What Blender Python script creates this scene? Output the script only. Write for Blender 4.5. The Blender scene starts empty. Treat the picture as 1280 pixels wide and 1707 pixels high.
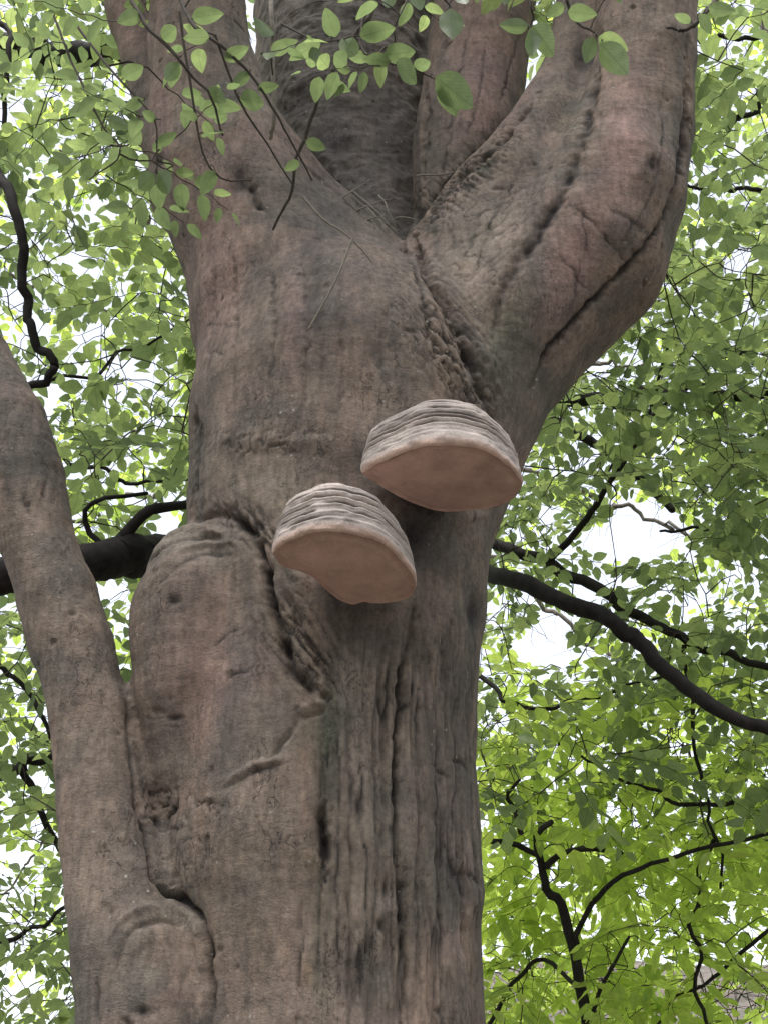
import bpy, math, random
import numpy as np
from mathutils import Matrix, Vector

random.seed(11)
rng = np.random.default_rng(11)
scene = bpy.context.scene
COL = scene.collection

# ------------------------------------------------------------------ camera
CAM = np.array([0.0, 0.0, 1.6])
PITCH = math.radians(30.0)
HALF = math.radians(22.5)
FPX = 853.5 / math.tan(HALF)            # focal length in units of 1/1280 of the picture width
cd = bpy.data.cameras.new('camera')
cd.sensor_fit = 'VERTICAL'; cd.sensor_height = 24.0
cd.lens = 12.0 / math.tan(HALF)
cd.clip_start = 0.05; cd.clip_end = 1000
cam = bpy.data.objects.new('camera', cd); COL.objects.link(cam)
cam.location = CAM; cam.rotation_euler = (math.pi / 2 + PITCH, 0, 0)
scene.camera = cam

# ------------------------------------------------------------------ sky, sun, exposure
SUN_AZ = math.radians(-152.0)           # clockwise from +Y
SUN_EL = math.radians(71.0)
world = bpy.data.worlds.new('World'); scene.world = world
world.use_nodes = True
wn = world.node_tree.nodes; wl = world.node_tree.links
wn.clear()
sky = wn.new('ShaderNodeTexSky'); sky.sky_type = 'NISHITA'; sky.sun_disc = False
sky.sun_elevation = SUN_EL; sky.sun_rotation = SUN_AZ
sky.dust_density = 3.0; sky.air_density = 1.2
hs = wn.new('ShaderNodeHueSaturation'); hs.inputs['Saturation'].default_value = 0.34
bg = wn.new('ShaderNodeBackground'); bg.inputs['Strength'].default_value = 0.15
wo = wn.new('ShaderNodeOutputWorld')
wl.new(sky.outputs[0], hs.inputs['Color']); wl.new(hs.outputs[0], bg.inputs['Color']); wl.new(bg.outputs[0], wo.inputs['Surface'])
sd = bpy.data.lights.new('sun', 'SUN'); sd.energy = 1.4; sd.angle = math.radians(24); sd.color = (1.0, 0.965, 0.92)
sun = bpy.data.objects.new('sun', sd); COL.objects.link(sun)
sdir = Vector((math.sin(SUN_AZ) * math.cos(SUN_EL), math.cos(SUN_AZ) * math.cos(SUN_EL), math.sin(SUN_EL)))
sun.rotation_euler = sdir.to_track_quat('Z', 'Y').to_euler()
sun.location = (0, 0, 20)
vs = scene.view_settings
vs.view_transform = 'Standard'; vs.look = 'None'; vs.gamma = 1.0; vs.use_curve_mapping = False
vs.exposure = 1.42
scene.render.engine = 'CYCLES'
scene.cycles.max_bounces = 10; scene.cycles.diffuse_bounces = 5; scene.cycles.transmission_bounces = 6
scene.cycles.use_denoising = True

# ------------------------------------------------------------------ maths helpers
cP, sP = math.cos(PITCH), math.sin(PITCH)
FWD = np.array([0, cP, sP]); UPV = np.array([0, -sP, cP])

def ray(px, py):
    u = (np.asarray(px, float) - 640) / FPX; v = (853.5 - np.asarray(py, float)) / FPX
    return FWD + u[..., None] * np.array([1.0, 0, 0]) + v[..., None] * UPV

def at_y(px, py, y):            # the point of the upright plane y = const seen in that direction
    d = ray(px, py); return CAM + d * ((y - CAM[1]) / d[..., 1])[..., None]

def at_depth(px, py, t):        # the point at distance t in front of the lens
    return CAM + ray(px, py) * np.asarray(t, float)[..., None]

def to_px(P):
    q = P - CAM; w = q @ FWD
    return 640 + FPX * q[:, 0] / w, 853.5 - FPX * (q @ UPV) / w, w

def _hash(ix, iy, iz, seed):
    h = (ix.astype(np.uint32) * np.uint32(374761393) + iy.astype(np.uint32) * np.uint32(668265263)
         + iz.astype(np.uint32) * np.uint32(2147483647) + np.uint32(seed * 974711 + 12345))
    h = (h ^ (h >> np.uint32(13))) * np.uint32(1274126177)
    h = (h ^ (h >> np.uint32(15))) * np.uint32(2246822519)
    return ((h ^ (h >> np.uint32(16))) & np.uint32(0xFFFFFF)).astype(np.float32) / 16777215.0

def noise3(P, seed=0):          # value noise, -1..1
    P = P.astype(np.float32); i = np.floor(P).astype(np.int64); f = P - i
    f = f * f * f * (f * (f * 6 - 15) + 10)
    out = 0
    for dx in (0, 1):
        wx = f[:, 0] if dx else 1 - f[:, 0]
        for dy in (0, 1):
            wy = f[:, 1] if dy else 1 - f[:, 1]
            for dz in (0, 1):
                wz = f[:, 2] if dz else 1 - f[:, 2]
                out = out + wx * wy * wz * _hash(i[:, 0] + dx, i[:, 1] + dy, i[:, 2] + dz, seed)
    return out * 2 - 1

def fbm(P, octaves=3, seed=0):
    s = 0; a = 1.0; t = 0
    for o in range(octaves):
        s = s + a * noise3(P * 2.03 ** o, seed + o * 7); t += a; a *= 0.5
    return s / t

def sstep(a, b, x):
    t = np.clip((x - a) / (b - a), 0, 1); return t * t * (3 - 2 * t)

def srgb(r, g, b):
    return tuple(((c / 255) / 12.92 if c / 255 <= 0.04045 else ((c / 255 + 0.055) / 1.055) ** 2.4) for c in (r, g, b))

def catmull(pts, n):
    pts = np.asarray(pts, float); m = len(pts)
    if m == 2: return pts[0] + (pts[1] - pts[0]) * np.linspace(0, 1, n)[:, None]
    ext = np.vstack([2 * pts[0] - pts[1], pts, 2 * pts[-1] - pts[-2]])
    u = np.linspace(0, m - 1 - 1e-6, n); k = u.astype(int); t = (u - k)[:, None]
    p0, p1, p2, p3 = ext[k], ext[k + 1], ext[k + 2], ext[k + 3]
    return 0.5 * (2 * p1 + (p2 - p0) * t + (2 * p0 - 5 * p1 + 4 * p2 - p3) * t * t + (3 * p1 - p0 - 3 * p2 + p3) * t ** 3)

# ------------------------------------------------------------------ object helpers
def mesh_from(name, V, F, mat=None, smooth=True):
    me = bpy.data.meshes.new(name)
    V = np.ascontiguousarray(V, np.float32); F = np.ascontiguousarray(F, np.int32)
    k = F.shape[1]
    me.vertices.add(len(V)); me.vertices.foreach_set('co', V.ravel())
    me.loops.add(F.size); me.loops.foreach_set('vertex_index', F.ravel())
    me.polygons.add(len(F))
    me.polygons.foreach_set('loop_start', np.arange(0, F.size, k, dtype=np.int32))
    me.polygons.foreach_set('loop_total', np.full(len(F), k, np.int32))
    me.update(calc_edges=True); me.validate()
    if smooth: me.polygons.foreach_set('use_smooth', np.ones(len(me.polygons), bool))
    if mat: me.materials.append(mat)
    return me

def add_attr(me, name, arr):
    arr = np.asarray(arr, np.float32)
    if arr.ndim == 1:
        a = me.attributes.new(name, 'FLOAT', 'POINT'); a.data.foreach_set('value', arr)
    else:
        a = me.attributes.new(name, 'FLOAT_COLOR', 'POINT')
        if arr.shape[1] == 3: arr = np.hstack([arr, np.ones((len(arr), 1), np.float32)])
        a.data.foreach_set('color', arr.ravel())

def link(name, data, parent=None, loc=None, **props):
    o = bpy.data.objects.new(name, data); COL.objects.link(o)
    if parent is not None: o.parent = parent
    if loc is not None: o.location = loc
    for k, v in props.items(): o[k] = v
    return o

def thing(name, loc, label, category, group=None):
    o = link(name, None, None, loc, label=label, category=category)
    o.empty_display_size = 0.2
    if group: o['group'] = group
    return o

def tube(pts, rad, sides=8, cap=True):
    pts = np.asarray(pts, float); n = len(pts); rad = np.broadcast_to(np.asarray(rad, float), (n,))
    T = np.gradient(pts, axis=0); T /= np.linalg.norm(T, axis=1)[:, None] + 1e-9
    ref = np.array([0.31, 0.17, 0.93]) if abs(T[0] @ np.array([0.31, 0.17, 0.93])) < 0.9 else np.array([1.0, 0, 0])
    N = np.cross(T, ref); N /= np.linalg.norm(N, axis=1)[:, None] + 1e-9
    B = np.cross(T, N)
    a = np.arange(sides) * 2 * math.pi / sides
    V = (pts[:, None, :] + rad[:, None, None] * (np.cos(a)[None, :, None] * N[:, None, :] + np.sin(a)[None, :, None] * B[:, None, :])).reshape(-1, 3)
    i = np.arange(n - 1)[:, None] * sides; j = np.arange(sides)[None, :]; j2 = (j + 1) % sides
    F = np.stack([i + j, i + j2, i + sides + j2, i + sides + j], -1).reshape(-1, 4)
    if cap:                                     # a rounded tip
        r2 = [0.8, 0.4, 0.03]; q0 = (n - 1) * sides
        for k, f in enumerate(r2):
            ring = pts[-1] + T[-1] * rad[-1] * (0.5, 0.9, 1.0)[k] + f * rad[-1] * (np.cos(a)[:, None] * N[-1] + np.sin(a)[:, None] * B[-1])
            b = len(V); V = np.vstack([V, ring]); jj = np.arange(sides); j3 = (jj + 1) % sides
            F = np.vstack([F, np.stack([q0 + jj, q0 + j3, b + j3, b + jj], 1)]); q0 = b
    return V, F

class Bag:                                       # collects pieces into one mesh
    def __init__(self): self.V = []; self.F = []; self.n = 0
    def add(self, V, F): self.V.append(V); self.F.append(F + self.n); self.n += len(V)
    def get(self): return np.vstack(self.V), np.vstack(self.F)

# ------------------------------------------------------------------ materials
def new_mat(name):
    m = bpy.data.materials.new(name); m.use_nodes = True
    nt = m.node_tree; nt.nodes.clear()
    out = nt.nodes.new('ShaderNodeOutputMaterial')
    return m, nt, out

def N(nt, kind, **kw):
    n = nt.nodes.new(kind)
    for k, v in kw.items():
        if k in n.inputs: n.inputs[k].default_value = v
        else: setattr(n, k, v)
    return n

def mixc(nt, a, b, fac, blend='MIX'):
    n = nt.nodes.new('ShaderNodeMix'); n.data_type = 'RGBA'; n.blend_type = blend
    for s, v in ((0, fac), (6, a), (7, b)):
        if hasattr(v, 'is_linked') or isinstance(v, bpy.types.NodeSocket): nt.links.new(v, n.inputs[s])
        else: n.inputs[s].default_value = v if s == 0 else (*v, 1.0) if len(v) == 3 else v
    return n.outputs[2]

def ramp(nt, fac, stops):
    r = nt.nodes.new('ShaderNodeValToRGB'); e = r.color_ramp.elements
    while len(e) < len(stops): e.new(0.5)
    for q, (p, c) in zip(e, stops): q.position = p; q.color = (*c, 1)
    nt.links.new(fac, r.inputs[0]); return r.outputs[0]

def noise_node(nt, vec, scale, detail=4, rough=0.6, dist=0.0):
    n = N(nt, 'ShaderNodeTexNoise', Scale=scale, Detail=detail, Roughness=rough, Distortion=dist)
    nt.links.new(vec, n.inputs['Vector']); return n.outputs['Fac']

def mapping(nt, vec, scale):
    m = nt.nodes.new('ShaderNodeMapping'); m.inputs['Scale'].default_value = scale
    nt.links.new(vec, m.inputs['Vector']); return m.outputs[0]

def bark_material():
    m, nt, out = new_mat('beech_bark')
    geo = N(nt, 'ShaderNodeNewGeometry'); pos = geo.outputs['Position']
    col = N(nt, 'ShaderNodeAttribute', attribute_name='bark_tint')
    rough = N(nt, 'ShaderNodeAttribute', attribute_name='fissure')
    n1 = noise_node(nt, pos, 9, 5, 0.65)
    n2 = noise_node(nt, mapping(nt, pos, (60, 60, 14)), 1.0, 5, 0.7)      # grain along the stem
    n3 = noise_node(nt, mapping(nt, pos, (38, 38, 85)), 1.0, 5, 0.75, 1.5)  # fine cross wrinkles
    n4 = noise_node(nt, pos, 190, 3, 0.6)
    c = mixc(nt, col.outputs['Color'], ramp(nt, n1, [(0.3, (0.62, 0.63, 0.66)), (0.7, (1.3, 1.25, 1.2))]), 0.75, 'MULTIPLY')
    c = mixc(nt, c, ramp(nt, n2, [(0.32, (0.62, 0.6, 0.58)), (0.62, (1.15, 1.15, 1.15))]), 0.7, 'MULTIPLY')
    c = mixc(nt, c, ramp(nt, n3, [(0.3, (0.82, 0.82, 0.83)), (0.65, (1.08, 1.07, 1.07))]), 0.15, 'MULTIPLY')
    n6 = noise_node(nt, pos, 75, 4, 0.75)
    c = mixc(nt, c, ramp(nt, n6, [(0.34, (0.45, 0.45, 0.47)), (0.5, (1, 1, 1)), (0.66, (1.4, 1.36, 1.3))]), 0.5, 'MULTIPLY')
    # hairline cracks
    n7 = noise_node(nt, mapping(nt, pos, (34, 34, 20)), 1.0, 4, 0.6, 0.6); n8 = noise_node(nt, pos, 6.5, 3)
    df = N(nt, 'ShaderNodeMath', operation='SUBTRACT'); df.inputs[1].default_value = 0.5; nt.links.new(n7, df.inputs[0])
    af = N(nt, 'ShaderNodeMath', operation='ABSOLUTE'); nt.links.new(df.outputs[0], af.inputs[0])
    hl = N(nt, 'ShaderNodeMapRange'); hl.inputs[1].default_value = 0.0; hl.inputs[2].default_value = 0.014; hl.inputs[3].default_value = 1.0; hl.inputs[4].default_value = 0.0
    nt.links.new(af.outputs[0], hl.inputs[0])
    hm = N(nt, 'ShaderNodeMapRange'); hm.inputs[1].default_value = 0.47; hm.inputs[2].default_value = 0.62; hm.inputs[4].default_value = 0.75; nt.links.new(n8, hm.inputs[0])
    hh = N(nt, 'ShaderNodeMath', operation='MULTIPLY'); nt.links.new(hl.outputs[0], hh.inputs[0]); nt.links.new(hm.outputs[0], hh.inputs[1])
    c = mixc(nt, c, (0.022, 0.019, 0.019), hh.outputs[0])
    # pale lichen flecks
    vor = N(nt, 'ShaderNodeTexVoronoi', Scale=34.0); nt.links.new(pos, vor.inputs['Vector'])
    fl = N(nt, 'ShaderNodeMapRange'); fl.inputs[1].default_value = 0.13; fl.inputs[2].default_value = 0.07
    nt.links.new(vor.outputs['Distance'], fl.inputs[0])
    msk = N(nt, 'ShaderNodeMath', operation='MULTIPLY'); nt.links.new(fl.outputs[0], msk.inputs[0])
    n5 = noise_node(nt, pos, 5, 2)
    th = N(nt, 'ShaderNodeMapRange'); th.inputs[1].default_value = 0.52; th.inputs[2].default_value = 0.66; th.inputs[4].default_value = 0.9
    nt.links.new(n5, th.inputs[0]); nt.links.new(th.outputs[0], msk.inputs[1])
    c = mixc(nt, c, (0.30, 0.29, 0.26), msk.outputs[0])
    bs = N(nt, 'ShaderNodeBsdfPrincipled', Roughness=0.82)
    bs.inputs['Specular IOR Level'].default_value = 0.25
    nt.links.new(c, bs.inputs['Base Color'])
    # fine relief: grain where the bark is fissured, wrinkles where it is smooth
    mg = N(nt, 'ShaderNodeMix'); nt.links.new(rough.outputs['Fac'], mg.inputs[0]); nt.links.new(n3, mg.inputs[2]); nt.links.new(n2, mg.inputs[3])
    ad = N(nt, 'ShaderNodeMath', operation='MULTIPLY_ADD'); ad.inputs[1].default_value = 0.6
    nt.links.new(n4, ad.inputs[0]); nt.links.new(mg.outputs[0], ad.inputs[2])
    sb = N(nt, 'ShaderNodeMath', operation='SUBTRACT'); nt.links.new(ad.outputs[0], sb.inputs[0]); nt.links.new(hh.outputs[0], sb.inputs[1])
    bp = N(nt, 'ShaderNodeBump', Strength=0.7, Distance=0.004); nt.links.new(sb.outputs[0], bp.inputs['Height'])
    nt.links.new(bp.outputs[0], bs.inputs['Normal'])
    nt.links.new(bs.outputs[0], out.inputs[0]); return m

def plain_bark(name, a, b, scale=30, bump=0.4):
    m, nt, out = new_mat(name)
    geo = N(nt, 'ShaderNodeNewGeometry'); pos = geo.outputs['Position']
    n = noise_node(nt, pos, scale, 5, 0.65)
    c = ramp(nt, n, [(0.3, a), (0.7, b)])
    bs = N(nt, 'ShaderNodeBsdfPrincipled', Roughness=0.85); bs.inputs['Specular IOR Level'].default_value = 0.2
    nt.links.new(c, bs.inputs['Base Color'])
    bp = N(nt, 'ShaderNodeBump', Strength=bump, Distance=0.006); nt.links.new(n, bp.inputs['Height']); nt.links.new(bp.outputs[0], bs.inputs['Normal'])
    nt.links.new(bs.outputs[0], out.inputs[0]); return m

def leaf_material(name, refl, trans):
    """refl / trans: (dark, light) colours; 'tint' picks between them leaf by leaf, the UV gives midrib and side veins"""
    m, nt, out = new_mat(name)
    t = N(nt, 'ShaderNodeAttribute', attribute_name='tint')
    uv = N(nt, 'ShaderNodeUVMap'); uv.uv_map = 'UVMap'
    sx = N(nt, 'ShaderNodeSeparateXYZ'); nt.links.new(uv.outputs[0], sx.inputs[0])
    ab = N(nt, 'ShaderNodeMath', operation='ABSOLUTE'); nt.links.new(sx.outputs[0], ab.inputs[0])
    # side veins slant forward: v - 0.45*|u|
    ph = N(nt, 'ShaderNodeMath', operation='MULTIPLY_ADD'); ph.inputs[1].default_value = -0.55
    nt.links.new(ab.outputs[0], ph.inputs[0]); nt.links.new(sx.outputs[1], ph.inputs[2])
    sn = N(nt, 'ShaderNodeMath', operation='MULTIPLY'); sn.inputs[1].default_value = 8 * 2 * math.pi; nt.links.new(ph.outputs[0], sn.inputs[0])
    si = N(nt, 'ShaderNodeMath', operation='COSINE'); nt.links.new(sn.outputs[0], si.inputs[0])
    v1 = N(nt, 'ShaderNodeMapRange'); v1.inputs[1].default_value = 0.75; v1.inputs[2].default_value = 1.0; nt.links.new(si.outputs[0], v1.inputs[0])
    v2 = N(nt, 'ShaderNodeMapRange'); v2.inputs[1].default_value = 0.07; v2.inputs[2].default_value = 0.02; nt.links.new(ab.outputs[0], v2.inputs[0])
    mx = N(nt, 'ShaderNodeMath', operation='MAXIMUM'); nt.links.new(v1.outputs[0], mx.inputs[0]); nt.links.new(v2.outputs[0], mx.inputs[1])
    vf = N(nt, 'ShaderNodeMath', operation='MULTIPLY'); vf.inputs[1].default_value = 0.42; nt.links.new(mx.outputs[0], vf.inputs[0])
    geo = N(nt, 'ShaderNodeNewGeometry')
    nz = noise_node(nt, geo.outputs['Position'], 45, 3)
    def colour(pair):
        c = mixc(nt, pair[0], pair[1], t.outputs['Fac'])
        c = mixc(nt, c, ramp(nt, nz, [(0.3, (0.8, 0.82, 0.8)), (0.7, (1.15, 1.12, 1.1))]), 1.0, 'MULTIPLY')
        return mixc(nt, c, tuple(0.55 * x for x in pair[0]), vf.outputs[0])
    d = N(nt, 'ShaderNodeBsdfDiffuse'); nt.links.new(colour(refl), d.inputs[0])
    tr = N(nt, 'ShaderNodeBsdfTranslucent'); nt.links.new(colour(trans), tr.inputs[0])
    ad = N(nt, 'ShaderNodeAddShader'); nt.links.new(d.outputs[0], ad.inputs[0]); nt.links.new(tr.outputs[0], ad.inputs[1])
    gl = N(nt, 'ShaderNodeBsdfGlossy', Roughness=0.38)
    ms = N(nt, 'ShaderNodeMixShader'); ms.inputs[0].default_value = 0.035; nt.links.new(ad.outputs[0], ms.inputs[1]); nt.links.new(gl.outputs[0], ms.inputs[2])
    nt.links.new(ms.outputs[0], out.inputs[0]); return m

def fungus_material(name, rough=0.75, grain=220, bump=0.35, specular=0.25):
    m, nt, out = new_mat(name)
    geo = N(nt, 'ShaderNodeNewGeometry'); pos = geo.outputs['Position']
    col = N(nt, 'ShaderNodeAttribute', attribute_name='bark_tint')
    n = noise_node(nt, pos, grain, 3, 0.6); n2 = noise_node(nt, pos, 22, 4, 0.6)
    c = mixc(nt, col.outputs['Color'], ramp(nt, n2, [(0.25, (0.68, 0.66, 0.64)), (0.5, (0.96, 0.95, 0.94)), (0.75, (1.16, 1.14, 1.12))]), 0.85, 'MULTIPLY')
    c = mixc(nt, c, ramp(nt, n, [(0.35, (0.8, 0.78, 0.76)), (0.65, (1.1, 1.1, 1.1))]), 0.7, 'MULTIPLY')
    bs = N(nt, 'ShaderNodeBsdfPrincipled', Roughness=rough); bs.inputs['Specular IOR Level'].default_value = specular
    nt.links.new(c, bs.inputs['Base Color'])
    bp = N(nt, 'ShaderNodeBump', Strength=bump, Distance=0.003); nt.links.new(n, bp.inputs['Height']); nt.links.new(bp.outputs[0], bs.inputs['Normal'])
    nt.links.new(bs.outputs[0], out.inputs[0]); return m

M_BARK = bark_material()
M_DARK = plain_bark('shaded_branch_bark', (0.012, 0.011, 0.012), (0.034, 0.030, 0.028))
M_GREYBARK = plain_bark('grey_branch_bark', (0.10, 0.085, 0.075), (0.2, 0.175, 0.155), 18)
M_TWIG = plain_bark('twig_bark', (0.04, 0.034, 0.03), (0.085, 0.07, 0.06), 60)
M_DEAD = plain_bark('dead_twig_bark', (0.16, 0.14, 0.12), (0.28, 0.25, 0.22), 60)
M_LEAF = leaf_material('beech_leaf', ((0.042, 0.062, 0.032), (0.085, 0.115, 0.052)), ((0.125, 0.172, 0.072), (0.40, 0.48, 0.16)))
M_BRIGHT = leaf_material('young_leaf', ((0.055, 0.085, 0.025), (0.11, 0.15, 0.040)), ((0.24, 0.35, 0.06), (0.58, 0.70, 0.14)))
M_CAP = fungus_material('fungus_crust', 0.7)
M_PORE = fungus_material('fungus_pores', 0.85, 420, 0.25, 0.15)

# ------------------------------------------------------------------ ground and hillside
def hill_z(x, y):
    s = np.clip((y - 8.0) / 30.0, 0, 1)
    return 8.2 * s * s * (3 - 2 * s) * (0.85 + 0.15 * np.tanh((x + 2) / 8)) + 0.25 * np.sin(x * 0.7 + 1.3) * np.sin(y * 0.5) * np.clip((y - 6) / 6, 0, 1)

def build_ground():
    gx = np.concatenate([np.linspace(-200, -24, 12), np.linspace(-20, 24, 90), np.linspace(28, 200, 12)])
    gy = np.concatenate([np.linspace(-120, -6, 10), np.linspace(-4, 44, 110), np.linspace(48, 400, 12)])
    X, Y = np.meshgrid(gx, gy, indexing='ij')
    Z = hill_z(X, Y) + 0.06 * fbm(np.stack([X * 1.3, Y * 1.3, X * 0], -1).reshape(-1, 3), 3, 5).reshape(X.shape)
    V = np.stack([X, Y, Z], -1).reshape(-1, 3); ny = len(gy)
    i = np.arange(len(gx) - 1)[:, None] * ny; j = np.arange(ny - 1)[None, :]
    F = np.stack([i + j, i + ny + j, i + ny + j + 1, i + j + 1], -1).reshape(-1, 4)
    m, nt, out = new_mat('leaf_litter')
    geo = N(nt, 'ShaderNodeNewGeometry'); pos = geo.outputs['Position']
    vor = N(nt, 'ShaderNodeTexVoronoi', Scale=11.0); nt.links.new(pos, vor.inputs['Vector'])
    n1 = noise_node(nt, pos, 1.1, 6, 0.65)
    c = ramp(nt, n1, [(0.3, (0.05, 0.042, 0.032)), (0.5, (0.10, 0.085, 0.068)), (0.72, (0.17, 0.15, 0.125))])
    c = mixc(nt, c, vor.outputs['Color'], 0.1, 'OVERLAY')
    bs = N(nt, 'ShaderNodeBsdfPrincipled', Roughness=0.9); nt.links.new(c, bs.inputs['Base Color'])
    bp = N(nt, 'ShaderNodeBump', Strength=0.6, Distance=0.05); nt.links.new(vor.outputs['Distance'], bp.inputs['Height']); nt.links.new(bp.outputs[0], bs.inputs['Normal'])
    nt.links.new(bs.outputs[0], out.inputs[0])
    link('ground', mesh_from('ground', V, F, m), kind='structure', label='brown leaf-littered forest floor rising to a hillside')
build_ground()

# ------------------------------------------------------------------ the old beech
D = 2.6                                     # the trunk's axis stands this far in front of the lens
TREE_BASE = Vector((-0.12, D, 0.0))

def chain(pts):
    """pts: (px, py, radius in px, distance behind the trunk axis) -> world centres and radii"""
    out = []
    for p in pts:
        c = at_y(p[0], p[1], D + p[3]); w = (c - CAM) @ FWD
        out.append((*c, p[2] * w / FPX))
    return np.array(out)

PRIMS = [   # name, chain, smooth blend
    ('trunk', [(540, 2100, 292, .02), (545, 1707, 262, 0), (530, 1450, 268, 0), (545, 1200, 250, 0), (562, 1000, 250, 0), (571, 850, 257, 0), (583, 720, 258, 0), (586, 660, 246, .03)], 0.05),
    ('trunk', [(583, 700, 250, .02), (640, 640, 190, .12), (660, 590, 110, .28)], 0.06),
    ('limb_a', [(560, 640, 225, .02), (485, 520, 168, .0), (432, 410, 132, -.03), (385, 300, 127, -.05), (350, 190, 99, -.07), (332, 80, 84, -.10), (326, -60, 78, -.13), (300, -420, 74, -.16)], 0.05),
    ('limb_a', [(400, 230, 62, -.02), (480, 318, 66, -.02), (560, 395, 66, -.02), (650, 470, 60, -.03), (700, 540, 60, -.02)], 0.05),
    ('limb_a', [(330, 330, 75, .0), (268, 180, 40, .06), (225, 40, 37, .12), (190, -60, 35, .15), (120, -260, 32, .2)], 0.03),
    ('limb_b', [(630, 590, 150, .28), (600, 400, 150, .50), (580, 150, 150, .60), (575, -50, 145, .66), (570, -420, 140, .7)], 0.06),
    ('limb_c', [(720, 540, 100, .04), (742, 390, 56, .08), (776, 240, 88, .14), (792, 130, 84, .18), (806, 0, 84, .2), (828, -400, 80, .24)], 0.03),
    ('limb_d', [(680, 760, 180, .0), (785, 610, 150, -.02), (890, 497, 148, -.03), (962, 425, 148, -.05), (1012, 325, 128, -.09), (1052, 215, 101, -.12), (1073, 100, 86, -.16), (1078, -20, 82, -.19), (1082, -420, 78, -.25)], 0.07),
    ('limb_d', [(735, 600, 120, -.03), (790, 450, 116, -.05), (848, 340, 104, -.06), (915, 225, 76, -.06), (955, 120, 55, -.05), (975, 0, 47, -.05), (985, -400, 44, -.05)], 0.03),
    ('burl', [(325, 955, 78, -.13), (338, 1030, 118, -.12), (345, 1150, 124, -.10), (352, 1280, 112, -.07), (370, 1430, 100, -.03)], 0.03),
    ('side_stem', [(262, 2100, 132, -.15), (246, 1707, 116, -.16), (226, 1590, 106, -.16), (200, 1480, 88, -.15), (172, 1330, 75, -.14), (150, 1190, 68, -.13), (120, 1080, 65, -.12), (96, 990, 64, -.12), (62, 890, 64, -.12), (38, 800, 68, -.12), (8, 705, 66, -.13), (-48, 600, 64, -.14), (-130, 480, 62, -.15), (-260, 330, 58, -.16)], 0.022),
]
H = 0.0093                                  # grid step

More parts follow.
